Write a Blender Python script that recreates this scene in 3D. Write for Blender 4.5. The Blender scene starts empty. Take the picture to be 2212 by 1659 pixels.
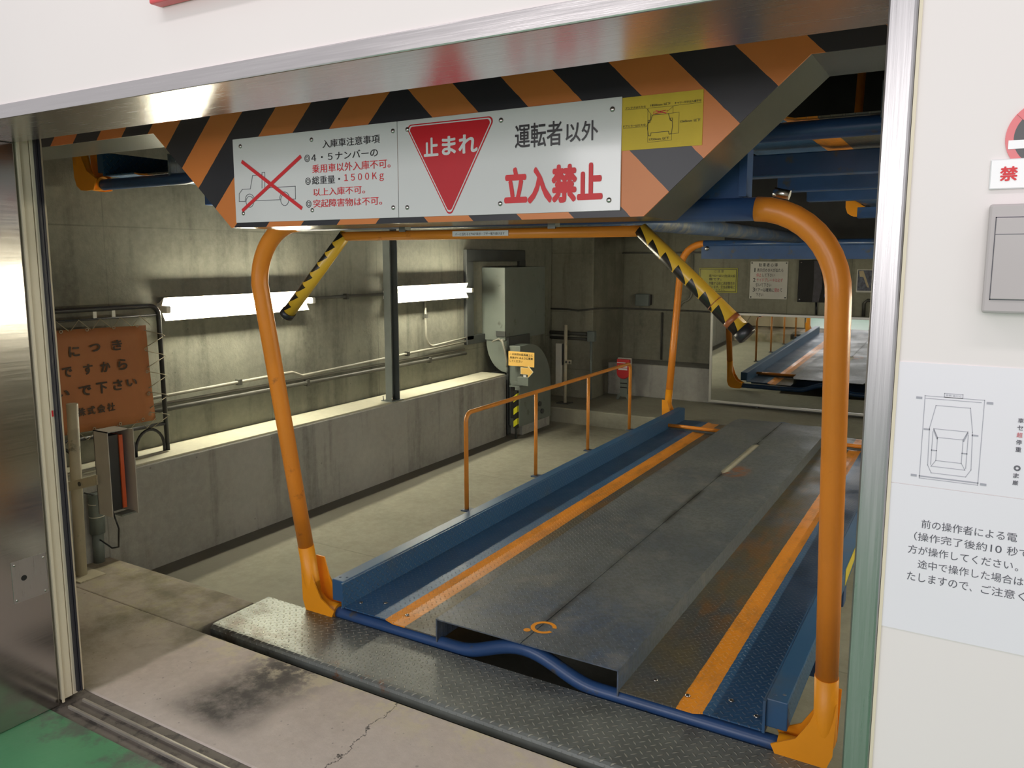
import bpy, bmesh, math, random
from mathutils import Vector, Matrix
random.seed(4)
S = bpy.context.scene
COL = S.collection
PI = math.pi

# ------------------------------------------------------------------ camera
cam_d = bpy.data.cameras.new('camera')
cam = bpy.data.objects.new('camera', cam_d)
COL.objects.link(cam)
cam_d.sensor_width = 36.0
cam_d.lens = 1698.0 / 2212.0 * 36.0
cam_d.shift_y = -40.5 / 2212.0
cam_d.clip_start = 0.02
cam.location = (0.0, -1.126, 1.5)
cam.rotation_euler = (math.radians(90 - 7.780), 0.0, math.radians(30.438))
S.camera = cam

# ------------------------------------------------------------------ world, lights, exposure
W = bpy.data.worlds.new('world')
S.world = W
W.use_nodes = True
wn = W.node_tree.nodes['Background']
wn.inputs[0].default_value = (0.98, 0.965, 1.0, 1)
wn.inputs[1].default_value = 0.58
S.view_settings.view_transform = 'Standard'
S.view_settings.look = 'None'
S.view_settings.gamma = 1
S.view_settings.exposure = 0.0
S.view_settings.use_curve_mapping = False


def area(name, loc, sx, sy, power, color, rot=(0, 0, 0)):
    d = bpy.data.lights.new(name, 'AREA')
    d.shape = 'RECTANGLE'
    d.size = sx
    d.size_y = sy
    d.energy = power
    d.color = color
    o = bpy.data.objects.new(name, d)
    o.location = loc
    o.rotation_euler = rot
    COL.objects.link(o)
    return o


# lamps of the porch ceiling in front of the gate (above the viewer)
area('porch_and_fill_light', (-1.5, -0.95, 3.0), 1.3, 0.16, 7, (1, 0.93, 0.95))
area('porch_and_fill_light', (0.5, -0.95, 3.0), 1.3, 0.16, 7, (1, 0.93, 0.95))
for px_ in (-2.6, 0.4):  # low frontal fill panels, added behind the viewer to brighten the gate
    area('porch_and_fill_light', (px_, -4.6, 2.0), 1.6, 1.4, 48, (1, 0.955, 0.97), (math.radians(82), 0, 0))

# ------------------------------------------------------------------ mesh helpers


class MB:
    def __init__(self):
        self.v = []
        self.f = []
        self.s = []

    def add(self, vs, fs, smooth=False):
        n = len(self.v)
        self.v += [tuple(p) for p in vs]
        self.f += [tuple(i + n for i in f) for f in fs]
        self.s += [smooth] * len(fs)
        return self

    def box(self, x0, x1, y0, y1, z0, z1):
        vs = [(x, y, z) for x in (x0, x1) for y in (y0, y1) for z in (z0, z1)]
        return self.add(vs, [(0, 1, 3, 2), (4, 6, 7, 5), (0, 4, 5, 1), (2, 3, 7, 6), (0, 2, 6, 4), (1, 5, 7, 3)])

    def prism(self, poly, axis, a, b):
        """poly: 2D points; axis 'y': poly is (x,z); 'x': (y,z); 'z': (x,y)"""
        def p3(p, t):
            return {'y': (p[0], t, p[1]), 'x': (t, p[0], p[1]), 'z': (p[0], p[1], t)}[axis]
        n = len(poly)
        vs = [p3(p, a) for p in poly] + [p3(p, b) for p in poly]
        fs = [tuple(range(n))[::-1], tuple(range(n, 2 * n))]
        fs += [(i, (i + 1) % n, n + (i + 1) % n, n + i) for i in range(n)]
        return self.add(vs, fs)

    def flat(self, poly, axis, t):
        def p3(p):
            return {'y': (p[0], t, p[1]), 'x': (t, p[0], p[1]), 'z': (p[0], p[1], t)}[axis]
        return self.add([p3(p) for p in poly], [tuple(range(len(poly)))])

    def line(self, pts, w, axis, t, closed=False):
        """flat polyline of width w in a plane"""
        pts = [Vector(p) for p in pts]
        if closed:
            pts = pts + [pts[0]]
        for a, b in zip(pts, pts[1:]):
            d = b - a
            if d.length < 1e-6:
                continue
            d.normalize()
            n = Vector((-d.y, d.x)) * w / 2
            e = d * w / 2
            self.flat([a - e - n, b + e - n, b + e + n, a - e + n], axis, t)
        return self

    def ring(self, c, r, w, axis, t, n=40, a0=0, a1=2 * PI):
        k = [a0 + (a1 - a0) * i / n for i in range(n + 1)]
        for a, b in zip(k, k[1:]):
            q = []
            for ang, rr in ((a, r - w / 2), (b, r - w / 2), (b, r + w / 2), (a, r + w / 2)):
                q.append((c[0] + rr * math.cos(ang), c[1] + rr * math.sin(ang)))
            self.flat(q, axis, t)
        return self

    def tube(self, path, r, n=16, cap=True):
        P = [Vector(p) for p in path]
        R = r if isinstance(r, (list, tuple)) else [r] * len(P)
        T = []
        for i in range(len(P)):
            a = P[max(0, i - 1)]
            b = P[min(len(P) - 1, i + 1)]
            T.append((b - a).normalized())
        ref = Vector((0, 0, 1)) if abs(T[0].z) < 0.9 else Vector((1, 0, 0))
        u = T[0].cross(ref).normalized()
        vs = []
        for i in range(len(P)):
            u = (u - T[i] * u.dot(T[i])).normalized()
            w = T[i].cross(u)
            for k in range(n):
                a = 2 * PI * k / n
                vs.append(P[i] + (u * math.cos(a) + w * math.sin(a)) * R[i])
        fs = []
        for i in range(len(P) - 1):
            for k in range(n):
                fs.append((i * n + k, i * n + (k + 1) % n, (i + 1) * n + (k + 1) % n, (i + 1) * n + k))
        self.add(vs, fs, True)
        if cap:
            m = len(P) - 1
            self.add([vs[k] for k in range(n)], [tuple(range(n))[::-1]])
            self.add([vs[m * n + k] for k in range(n)], [tuple(range(n))])
        return self

    def cyl(self, a, b, r, n=16):
        return self.tube([a, b], r, n)

    def dome(self, c, d, r, h, n=12):
        """low dome (bolt/screw head) at c pointing along d"""
        c = Vector(c)
        d = Vector(d).normalized()
        return self.tube([c, c + d * h * 0.55, c + d * h * 0.9, c + d * h], [r, r * 0.92, r * 0.55, r * 0.08], n)

    def build(self, name, mat, parent=None, bevel=0.0, loc=None, seg=2, clean=True):
        if parent is None:
            if loc is None:
                xs = [p[0] for p in self.v]
                ys = [p[1] for p in self.v]
                zs = [p[2] for p in self.v]
                loc = ((min(xs) + max(xs)) / 2, (min(ys) + max(ys)) / 2, min(zs))
            o0 = Vector(loc)
        else:
            o0 = ORG[parent]
        me = bpy.data.meshes.new(name)
        me.from_pydata([Vector(p) - o0 for p in self.v], [], self.f)
        bm = bmesh.new()
        bm.from_mesh(me)
        for i, fc in enumerate(bm.faces):
            fc.smooth = self.s[i]
        if clean:
            bmesh.ops.remove_doubles(bm, verts=bm.verts, dist=1e-6)
        bmesh.ops.recalc_face_normals(bm, faces=bm.faces)
        bm.to_mesh(me)
        bm.free()
        me.materials.append(mat)
        o = bpy.data.objects.new(name, me)
        COL.objects.link(o)
        if parent is None:
            o.location = o0
        else:
            o.parent = parent
        ORG[o] = o0
        if bevel > 0:
            b = o.modifiers.new('bevel', 'BEVEL')
            b.width = bevel
            b.segments = seg
            b.limit_method = 'ANGLE'
            b.angle_limit = math.radians(40)
            b.harden_normals = False
        return o


ORG = {}


def tag(o, label, cat, group=None, kind=None):
    o['label'] = label
    o['category'] = cat
    if group:
        o['group'] = group
    if kind:
        o['kind'] = kind
    return o


def thing(name, label, cat, loc, group=None):
    o = bpy.data.objects.new(name, None)
    o.empty_display_size = 0.1
    COL.objects.link(o)
    o.location = loc
    ORG[o] = Vector(loc)
    return tag(o, label, cat, group)


def structure(o):
    o['kind'] = 'structure'
    return o


def arc(c, r, a0, a1, n, f):
    """points of an arc; f maps (u,v) offsets to a 3D point"""
    return [f(c[0] + r * math.cos(a0 + (a1 - a0) * i / n), c[1] + r * math.sin(a0 + (a1 - a0) * i / n)) for i in range(n + 1)]


def glyphs(body):
    c = bpy.data.curves.new('lettering', 'FONT')
    c.body = body
    c.size = 1
    c.resolution_u = 3
    o = bpy.data.objects.new('lettering', c)
    COL.objects.link(o)
    dg = bpy.context.evaluated_depsgraph_get()
    dg.update()
    me = bpy.data.meshes.new_from_object(o.evaluated_get(dg))
    bpy.data.objects.remove(o)
    bpy.data.curves.remove(c)
    return me


def text(items, plane, off, mat, parent, name='lettering', bold=0.0, rows=None):
    """items: list of (string, u0, u1, v0, v1). plane 'y': u=x v=z ; 'x': u=y v=z.
    One mesh per line (rows: how many items make up each line). bold: stroke growth in em."""
    rows = rows or [1] * len(items)
    i = 0
    out = None
    for r in rows:
        b = MB()
        for body, u0, u1, v0, v1 in items[i:i + r]:
            me = glyphs(body)
            xs = [v.co.x for v in me.vertices]
            ys = [v.co.y for v in me.vertices]
            g = bold
            ax, bx, ay, by = min(xs) - g, max(xs) + g, min(ys) - g, max(ys) + g
            sh = [(0, 0)] if g == 0 else [(g * math.cos(q * PI / 4), g * math.sin(q * PI / 4)) for q in range(8)]
            for q, (sx, sy) in enumerate(sh):
                dq = q * 4e-5
                vs = []
                for v in me.vertices:
                    u = u0 + (v.co.x + sx - ax) / (bx - ax) * (u1 - u0)
                    w = v0 + (v.co.y + sy - ay) / (by - ay) * (v1 - v0)
                    vs.append((u, off - dq, w) if plane == 'y' else (off + dq, u, w))
                b.add(vs, [tuple(p.vertices) for p in me.polygons])
            bpy.data.meshes.remove(me)
        out = b.build(name, mat, parent, clean=False)
        i += r
    return out


# ------------------------------------------------------------------ materials
class NT:
    def __init__(self, name):
        self.m = bpy.data.materials.new(name)
        self.m.use_nodes = True
        self.t = self.m.node_tree
        self.b = self.t.nodes['Principled BSDF']

    def n(self, typ, **kw):
        nd = self.t.nodes.new('ShaderNode' + typ)
        for k, v in kw.items():
            setattr(nd, k, v)
        return nd

    def put(self, sock, val):
        if isinstance(val, bpy.types.NodeSocket):
            self.t.links.new(val, sock)
        else:
            if isinstance(val, (tuple, list)) and len(val) == 3 and sock.type == 'RGBA':
                val = (*val, 1)
            sock.default_value = val

    def math(self, op, a, b=0.0, c=0.0, clamp=False):
        nd = self.n('Math', operation=op, use_clamp=clamp)
        self.put(nd.inputs[0], a)
        self.put(nd.inputs[1], b)
        if len(nd.inputs) > 2:
            self.put(nd.inputs[2], c)
        return nd.outputs[0]

    def mix(self, f, a, b, mode='MIX'):
        nd = self.n('Mix', data_type='RGBA', blend_type=mode)
        self.put(nd.inputs[0], f)
        self.put(nd.inputs[6], a)
        self.put(nd.inputs[7], b)
        return nd.outputs[2]

    def ramp(self, v, lo, hi, o0=0.0, o1=1.0, smooth=True):
        nd = self.n('MapRange')
        nd.interpolation_type = 'SMOOTHSTEP' if smooth else 'LINEAR'
        self.put(nd.inputs[0], v)
        for i, q in enumerate((lo, hi, o0, o1)):
            self.put(nd.inputs[1 + i], q)
        return nd.outputs[0]

    def pos(self):
        return self.n('NewGeometry').outputs['Position']

    def obj(self):
        return self.n('TexCoord').outputs['Object']

    def xyz(self, v):
        nd = self.n('SeparateXYZ')
        self.put(nd.inputs[0], v)
        return nd.outputs

    def scale(self, v, s):
        nd = self.n('VectorMath', operation='MULTIPLY')
        self.put(nd.inputs[0], v)
        nd.inputs[1].default_value = s
        return nd.outputs[0]

    def noise(self, v, sc, det=4, rough=0.55, dist=0.0):
        nd = self.n('TexNoise')
        self.put(nd.inputs['Vector'], v)
        nd.inputs['Scale'].default_value = sc
        nd.inputs['Detail'].default_value = det
        nd.inputs['Roughness'].default_value = rough
        nd.inputs['Distortion'].default_value = dist
        return nd.outputs[0]

    def vor(self, v, sc):
        nd = self.n('TexVoronoi')
        self.put(nd.inputs['Vector'], v)
        nd.inputs['Scale'].default_value = sc
        return nd.outputs['Distance']

    def bump(self, h, dist, strength=1.0):
        nd = self.n('Bump')
        nd.inputs['Strength'].default_value = strength
        nd.inputs['Distance'].default_value = dist
        self.put(nd.inputs['Height'], h)
        self.t.links.new(nd.outputs[0], self.b.inputs['Normal'])

    def out(self, col=None, rough=None, metal=None, spec=None):
        if col is not None:
            self.put(self.b.inputs['Base Color'], col)
        if rough is not None:
            self.put(self.b.inputs['Roughness'], rough)
        if metal is not None:
            self.put(self.b.inputs['Metallic'], metal)
        if spec is not None:
            self.put(self.b.inputs['Specular IOR Level'], spec)
        return self.m


def paint(name, col, rough=0.4, var=0.12, dirt=None, dirt_amt=0.0, sc=6.0, metal=0.0, bump=0.0, spec=None):
    k = NT(name)
    p = k.obj()
    a = k.noise(p, sc, 5)
    c = k.mix(k.ramp(a, 0.3, 0.7), tuple(x * (1 - var) for x in col), tuple(min(1, x * (1 + var)) for x in col))
    if dirt:
        d = k.noise(p, sc * 2.3, 8, 0.65)
        c = k.mix(k.ramp(d, 0.62 - 0.3 * dirt_amt, 0.72 - 0.2 * dirt_amt), c, dirt)
    if bump:
        k.bump(k.noise(p, 60, 3), bump)
    return k.out(c, rough, metal, spec)


def concrete(name, col, dark, joints=(), streak=True, extra=None, rough=0.85):
    k = NT(name)
    p = k.pos()
    x = k.xyz(p)
    a = k.noise(p, 1.1, 7, 0.62)
    c = k.mix(k.ramp(a, 0.32, 0.68), dark, col)
    if streak:
        s = k.noise(k.scale(p, (5, 5, 0.5)), 1.6, 5, 0.6)
        c = k.mix(k.ramp(s, 0.50, 0.70, 0, 0.75), c, tuple(q * 0.66 for q in dark))
    f = k.noise(p, 22, 6, 0.7)
    c = k.mix(k.ramp(f, 0.3, 0.75, 0.0, 0.30), c, tuple(min(1, q * 1.35) for q in col))
    g = k.vor(p, 7.5)
    c = k.mix(k.ramp(g, 0.02, 0.06, 0.55, 0.0), c, tuple(q * 0.45 for q in dark))
    for ax, sp, o, w in joints:
        t = k.math('FRACT', k.math('DIVIDE', k.math('SUBTRACT', x[ax], o), sp))
        dd = k.math('MULTIPLY', k.math('ABSOLUTE', k.math('SUBTRACT', t, 0.5)), sp)
        m = k.ramp(dd, sp / 2 - w, sp / 2 - w * 0.3, 0, 0.5)
        m = k.math('MULTIPLY', m, k.ramp(k.noise(p, 3.0, 3), 0.35, 0.6, 0.25, 1.0))
        c = k.mix(m, c, tuple(q * 0.5 for q in dark))
    if extra:
        c = extra(k, p, x, c)
    k.bump(k.noise(p, 45, 6, 0.7), 0.004, 0.5)
    return k.out(c, rough, 0.0)


def checker(k, u, v, cell):
    """raised diagonal lug pattern: returns a height 0..1"""
    a = k.math('DIVIDE', k.math('ADD', u, v), cell * 1.41421)
    b = k.math('DIVIDE', k.math('SUBTRACT', u, v), cell * 1.41421)
    par = k.math('MODULO', k.math('ADD', k.math('ADD', k.math('FLOOR', a), k.math('FLOOR', b)), 1000.0), 2.0)
    par = k.math('ROUND', par)
    la = k.math('SUBTRACT', k.math('FRACT', a), 0.5)
    lb = k.math('SUBTRACT', k.math('FRACT', b), 0.5)
    d = k.math('SUBTRACT', lb, la)
    p = k.math('ADD', la, k.math('MULTIPLY', d, par))
    q = k.math('SUBTRACT', lb, k.math('MULTIPLY', d, par))
    e = k.math('ADD', k.math('POWER', k.math('ABSOLUTE', k.math('DIVIDE', p, 0.50)), 2.0), k.math('POWER', k.math('ABSOLUTE', k.math('DIVIDE', q, 0.135)), 2.0))
    return k.ramp(e, 0.25, 1.0, 1.0, 0.0)


M = {}
M['white_wall'] = paint('white facade panel', (0.83, 0.775, 0.755), 0.45, 0.015, sc=1.5)


def brushed(name, col, rough, axis):
    k = NT(name)
    p = k.obj()
    sc = {'x': (1.5, 60, 60), 'z': (60, 60, 1.5), 'y': (60, 1.5, 60)}[axis]
    a = k.noise(k.scale(p, sc), 4, 4)
    k.bump(a, 0.0004, 0.05 if axis == 'y' else 0.35)
    c = k.mix(a, tuple(q * 0.88 for q in col), col)
    return k.out(c, k.ramp(a, 0.2, 0.8, rough * 0.85, rough * 1.2), 1.0)


M['steel_x'] = brushed('brushed stainless lintel', (0.74, 0.71, 0.70), 0.24, 'x')
M['steel_z'] = brushed('brushed stainless jamb', (0.50, 0.49, 0.49), 0.3, 'z')
M['steel_y'] = brushed('brushed stainless reveal', (0.40, 0.385, 0.37), 0.15, 'y')
M['cream'] = paint('cream door paint', (0.74, 0.66, 0.50), 0.45, 0.04, sc=2)
M['rubber'] = paint('black rubber', (0.02, 0.02, 0.03), 0.5, 0.1)
M['black'] = paint('black plastic', (0.015, 0.015, 0.017), 0.35, 0.1)
M['matt_black'] = paint('matt black panel', (0.012, 0.012, 0.013), 0.8, 0.1)
M['black_metal'] = paint('black steel tube', (0.02, 0.02, 0.022), 0.45, 0.2)


def green_floor():
    k = NT('green floor paint')
    p = k.pos()
    x = k.xyz(p)
    a = k.noise(p, 1.6, 5)
    c = k.mix(k.ramp(a, 0.3, 0.7), (0.075, 0.27, 0.125), (0.10, 0.33, 0.155))
    d = k.noise(p, 6, 8, 0.7)
    edge = k.ramp(x[1], 0.02, 0.22, 0.0, 1.0)
    m = k.ramp(k.math('ADD', d, k.math('MULTIPLY', edge, 0.22)), 0.62, 0.8, 0, 0.85)
    c = k.mix(m, c, (0.10, 0.11, 0.095))
    k.bump(k.noise(p, 40, 4), 0.002, 0.4)
    return k.out(c, 0.35, 0.0)


M['green'] = green_floor()


def slab_extra(k, p, x, c):
    # pale paint scuffs, tyre smudge, crack
    n = k.noise(p, 9, 8, 0.7)
    sm_x = k.math('ABSOLUTE', k.math('SUBTRACT', k.math('ADD', x[0], k.math('MULTIPLY', k.noise(p, 3, 4), 0.14)), -2.02))
    sm = k.math('MULTIPLY', k.ramp(sm_x, 0.05, 0.25, 1, 0), k.math('MULTIPLY', k.ramp(x[1], 0.36, 0.47, 0, 1), k.ramp(x[1], 0.80, 0.92, 1, 0)))
    c = k.mix(k.math('MULTIPLY', sm, k.ramp(n, 0.38, 0.66, 0.97, 0.6)), c, (0.075, 0.07, 0.062))
    ed = k.math('MULTIPLY', k.ramp(x[1], 0.62, 0.84, 0, 1), k.ramp(n, 0.47, 0.60, 0, 0.75))
    c = k.mix(ed, c, (0.66, 0.60, 0.40))
    # crack
    cx = k.math('ADD', k.math('ADD', -1.60, k.math('MULTIPLY', k.math('SUBTRACT', x[1], 0.83), -0.10)), k.math('MULTIPLY', k.math('SUBTRACT', k.noise(p, 14, 6, 0.7), 0.5), 0.09))
    ck = k.math('MULTIPLY', k.ramp(k.math('ABSOLUTE', k.math('SUBTRACT', x[0], cx)), 0.0008, 0.0028, 0.9, 0), k.math('LESS_THAN', x[1], 0.84))
    c = k.mix(ck, c, (0.05, 0.045, 0.04))
    pit = k.math('MULTIPLY', k.ramp(k.vor(p, 34), 0.06, 0.16, 0.55, 0.0), k.ramp(k.noise(p, 3, 3), 0.45, 0.6, 0, 1))
    c = k.mix(pit, c, (0.16, 0.14, 0.12))
    # bay beside the door: grime, plus the jamb's shadow painted into the colour
    gr = k.ramp(k.math('ADD', x[0], k.math('MULTIPLY', k.noise(p, 7, 6), 0.05)), -2.56, -2.52, 1, 0)
    c = k.mix(k.math('MULTIPLY', gr, k.ramp(k.noise(p, 2.6, 6, 0.65), 0.35, 0.6, 0.95, 0.5)), c, (0.165, 0.15, 0.10))
    return c


M['slab'] = concrete('worn approach concrete', (0.60, 0.535, 0.475), (0.50, 0.435, 0.375), streak=False, extra=slab_extra)
CW = (0.235, 0.237, 0.19)
CD = (0.145, 0.146, 0.118)
M['wall_left'] = concrete('formwork concrete of the long wall', CW, CD, joints=((1, 1.09, 0.30, 0.005), (2, 0.994, 0.67, 0.006)))
M['wall_back'] = concrete('formwork concrete of the rear wall', (0.31, 0.305, 0.235), (0.205, 0.20, 0.155), joints=((0, 0.60, -3.46, 0.006), (2, 0.62, 0.93, 0.006)))
M['kerb'] = concrete('kerb concrete', (0.37, 0.37, 0.345), (0.26, 0.26, 0.24))
M['ledge'] = concrete('pale kerb top', (0.50, 0.49, 0.385), (0.40, 0.39, 0.30), streak=False)


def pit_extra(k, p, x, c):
    # darker soft-edged band along the foot of the kerb, narrowing with depth
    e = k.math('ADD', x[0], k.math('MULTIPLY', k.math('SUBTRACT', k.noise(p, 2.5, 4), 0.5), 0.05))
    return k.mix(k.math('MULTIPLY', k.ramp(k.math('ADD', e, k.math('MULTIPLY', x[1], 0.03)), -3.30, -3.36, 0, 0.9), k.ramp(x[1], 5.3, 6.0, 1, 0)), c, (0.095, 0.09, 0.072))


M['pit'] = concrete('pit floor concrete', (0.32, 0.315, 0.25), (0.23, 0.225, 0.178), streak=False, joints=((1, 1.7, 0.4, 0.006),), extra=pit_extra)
M['shaft'] = paint('painted shaft darkness', (0.018, 0.019, 0.021), 0.7, 0.2)
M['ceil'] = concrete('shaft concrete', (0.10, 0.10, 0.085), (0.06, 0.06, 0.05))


def steel_plate():
    k = NT('checkered tread plate')
    p = k.pos()
    x = k.xyz(p)
    nz = k.xyz(k.n('NewGeometry').outputs['Normal'])[2]
    h = k.math('MULTIPLY', checker(k, x[0], x[1], 0.025), k.ramp(nz, 0.25, 0.7))
    n1 = k.noise(p, 3.0, 6, 0.6)
    c = k.mix(k.ramp(n1, 0.35, 0.65), (0.14, 0.155, 0.145), (0.21, 0.23, 0.215))
    n2 = k.noise(k.scale(p, (1, 1.8, 1)), 2.6, 6, 0.65)
    gr = k.math('MULTIPLY', k.ramp(n2, 0.5, 0.66), k.ramp(x[0], -1.75, -2.1, 0.35, 1.0))
    c = k.mix(gr, c, (0.045, 0.035, 0.025))
    ru = k.math('MULTIPLY', k.ramp(k.noise(p, 9, 6, 0.7), 0.56, 0.66), k.math('MULTIPLY', k.ramp(x[1], 0.93, 0.885, 0, 1), k.math('MULTIPLY', k.ramp(x[0], -2.05, -1.9, 0, 1), k.ramp(x[0], -1.72, -1.6, 1, 0))))
    c = k.mix(ru, c, (0.22, 0.085, 0.03))
    bare = k.ramp(x[0], -2.25, -2.0, 1.0, 0.25)
    c = k.mix(k.math('MULTIPLY', h, 0.65), c, (0.52, 0.52, 0.46))
    k.bump(h, 0.006, 1.0)
    return k.out(c, k.ramp(n1, 0.3, 0.7, 0.34, 0.5), k.math('MULTIPLY', bare, 0.75))


M['tread'] = steel_plate()
BLUE = (0.028, 0.098, 0.215)


def blue_checker(name, ax0, ax1, cell=0.022, worn=0.45):
    k = NT(name)
    p = k.obj()
    x = k.xyz(p)
    nx = k.math('ABSOLUTE', k.xyz(k.n('NewGeometry').outputs['Normal'])[0])
    h = k.math('MULTIPLY', checker(k, x[ax0], x[ax1], cell), k.ramp(nx, 0.5, 0.8))
    n = k.noise(p, 2.0, 6, 0.65)
    c = k.mix(k.ramp(n, 0.55 - worn * 0.25, 0.8, 0, 0.8), BLUE, (0.09, 0.095, 0.09))
    c = k.mix(k.math('MULTIPLY', h, 0.32), c, (0.24, 0.28, 0.32))
    k.bump(h, 0.005, 1.0)
    return k.out(c, 0.42, 0.0)


M['blue_rail'] = blue_checker('blue checkered wheel guide', 1, 2, 0.024, 0.1)
M['blue'] = paint('blue enamel', (0.028, 0.075, 0.20), 0.32, 0.12, dirt=(0.07, 0.075, 0.08), dirt_amt=0.15, sc=5)
M['blue_dusty'] = paint('dusty blue enamel', (0.05, 0.085, 0.155), 0.5, 0.2, dirt=(0.15, 0.15, 0.14), dirt_amt=0.5, sc=5)
M['orange'] = paint('orange enamel', (0.80, 0.27, 0.028), 0.33, 0.06, dirt=(0.45, 0.14, 0.03), dirt_amt=0.0, sc=4)
M['orange_new'] = paint('fresh orange enamel', (0.92, 0.35, 0.012), 0.4, 0.04, sc=4)
M['orange_thin'] = paint('orange handrail enamel', (0.62, 0.235, 0.035), 0.35, 0.12, sc=8)


def deck_mat(name, s0, s1, sign):
    """lane sheet: blue outside, orange stripe between |x|=s0..s1, grimy inside"""
    k = NT(name)
    p = k.obj()
    x = k.xyz(p)
    h = checker(k, x[0], x[1], 0.0225)
    d = k.math('MULTIPLY', x[0], sign)
    n = k.noise(p, 2.3, 7, 0.65)
    n2 = k.noise(k.scale(p, (3, 1, 1)), 3.5, 6, 0.65)
    blue = k.mix(k.ramp(n, 0.52, 0.8, 0, 0.7), BLUE, (0.075, 0.08, 0.075))
    inner = k.mix(k.ramp(n, 0.38, 0.62), (0.085, 0.095, 0.10), (0.135, 0.115, 0.065))
    inner = k.mix(k.ramp(k.noise(p, 55, 4, 0.7), 0.45, 0.65, 0, 0.4), inner, (0.05, 0.045, 0.035))
    rust = k.math('MULTIPLY', k.ramp(n2, 0.42, 0.66, 0, 0.8), k.math('MULTIPLY', k.ramp(x[1], 0.3, 0.8, 0, 1), k.ramp(x[1], 1.7, 2.6, 1, 0.5)))
    inner = k.mix(rust, inner, (0.21, 0.105, 0.022))
    org = k.mix(k.ramp(n2, 0.45, 0.75, 0, 0.65), (0.86, 0.31, 0.02), (0.30, 0.135, 0.03))
    wig = k.math('ADD', d, k.math('MULTIPLY', k.math('SUBTRACT', k.noise(p, 30, 3), 0.5), 0.006))
    c = k.mix(k.math('GREATER_THAN', wig, s0), inner, org)
    c = k.mix(k.math('GREATER_THAN', wig, s1), c, blue)
    c = k.mix(k.math('MULTIPLY', h, 0.12), c, (0.5, 0.45, 0.38))
    k.bump(h, 0.003, 0.8)
    return k.out(c, k.ramp(n, 0.3, 0.7, 0.32, 0.55), 0.0)


M['deck_l'] = deck_mat('left lane sheet', 0.545, 0.644, -1.0)
M['deck_r'] = deck_mat('right lane sheet', 0.588, 0.678, 1.0)


def tray_mat():
    k = NT('grimy cover plate')
    p = k.obj()
    x = k.xyz(p)
    h = checker(k, x[0], x[1], 0.0225)
    n = k.noise(p, 1.7, 7, 0.65)
    c = k.mix(k.ramp(n, 0.35, 0.65), (0.105, 0.128, 0.152), (0.165, 0.182, 0.185))
    bl = k.math('MULTIPLY', k.ramp(x[1], 1.0, 0.1, 0, 1), k.ramp(k.noise(p, 3.3, 5), 0.42, 0.62, 0, 0.8))
    c = k.mix(bl, c, (0.065, 0.105, 0.185))
    sc = k.noise(k.scale(p, (2, 1, 1)), 7, 9, 0.8)
    c = k.mix(k.math('MULTIPLY', k.ramp(sc, 0.60, 0.68, 0, 0.7), k.ramp(k.noise(p, 2.5, 3), 0.5, 0.6)), c, (0.30, 0.31, 0.29))
    gn = k.noise(p, 55, 4, 0.7)
    c = k.mix(k.ramp(gn, 0.42, 0.62, 0, 0.45), c, (0.05, 0.055, 0.058))
    c = k.mix(k.ramp(k.noise(p, 5, 6, 0.7), 0.5, 0.7, 0, 0.6), c, (0.21, 0.215, 0.205))
    seam = k.math('MULTIPLY', k.ramp(k.math('ABSOLUTE', x[0]), 0.002, 0.035, 0.8, 0), k.ramp(k.noise(p, 3, 5), 0.42, 0.62, 0.12, 1.0))
    c = k.mix(seam, c, (0.02, 0.02, 0.017))
    ru = k.ramp(k.math('ADD', k.math('POWER', k.math('MULTIPLY', k.math('SUBTRACT', x[0], 0.07), 10), 2.0), k.math('POWER', k.math('MULTIPLY', k.math('SUBTRACT', x[1], 2.72), 5.5), 2.0)), 0.2, 1.0, 0.8, 0)
    c = k.mix(k.math('MULTIPLY', ru, k.ramp(k.noise(p, 18, 5), 0.35, 0.6)), c, (0.30, 0.10, 0.025))
    k.bump(h, 0.002, 0.55)
    return k.out(c, k.ramp(n, 0.3, 0.7, 0.36, 0.6), 0.0)


M['tray'] = tray_mat()


def stripes():
    k = NT('orange and black hazard stripes')
    x = k.xyz(k.pos())
    d = k.math('ABSOLUTE', k.math('ADD', x[0], 1.365))
    s = k.math('SUBTRACT', k.math('MULTIPLY', d, -1.0), k.math('ADD', x[2], 1.365))
    s = k.math('ADD', s, k.math('MULTIPLY', k.math('SUBTRACT', k.noise(k.pos(), 40, 2), 0.5), 0.004))
    t = k.math('FRACT', k.math('DIVIDE', k.math('ADD', s, 3.626), 0.288))
    n = k.noise(k.pos(), 5, 5)
    c = k.mix(k.math('LESS_THAN', t, 0.5), k.mix(n, (0.60, 0.175, 0.035), (0.74, 0.235, 0.05)), k.mix(n, (0.012, 0.013, 0.018), (0.022, 0.023, 0.03)))
    return k.out(c, 0.38, 0.0)


M['stripes'] = stripes()
M['grey_steel'] = paint('grey painted steel', (0.16, 0.17, 0.145), 0.24, 0.08, sc=3, metal=0.5)
M['fan_grey'] = paint('grey green machine enamel', (0.165, 0.19, 0.17), 0.4, 0.08, dirt=(0.10, 0.105, 0.09), dirt_amt=0.1, sc=3)
M['fan_dark'] = paint('dark grey enamel', (0.055, 0.06, 0.058), 0.45, 0.12)
M['column_grey'] = paint('grey blue steel channel', (0.15, 0.17, 0.165), 0.4, 0.1)
M['pipe'] = paint('galvanised conduit', (0.27, 0.265, 0.22), 0.5, 0.15)
M['pipe_dark'] = paint('dark conduit', (0.07, 0.07, 0.06), 0.5, 0.2)
M['sign_white'] = paint('white sign plate', (0.77, 0.77, 0.77), 0.12, 0.02, sc=2)
M['old_white'] = paint('aged white sign plate', (0.66, 0.65, 0.58), 0.3, 0.05)
M['sign_red'] = paint('sign red', (0.62, 0.02, 0.03), 0.18, 0.03)
M['ink_red'] = paint('red lettering', (0.74, 0.022, 0.03), 0.45, 0.03)
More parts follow.
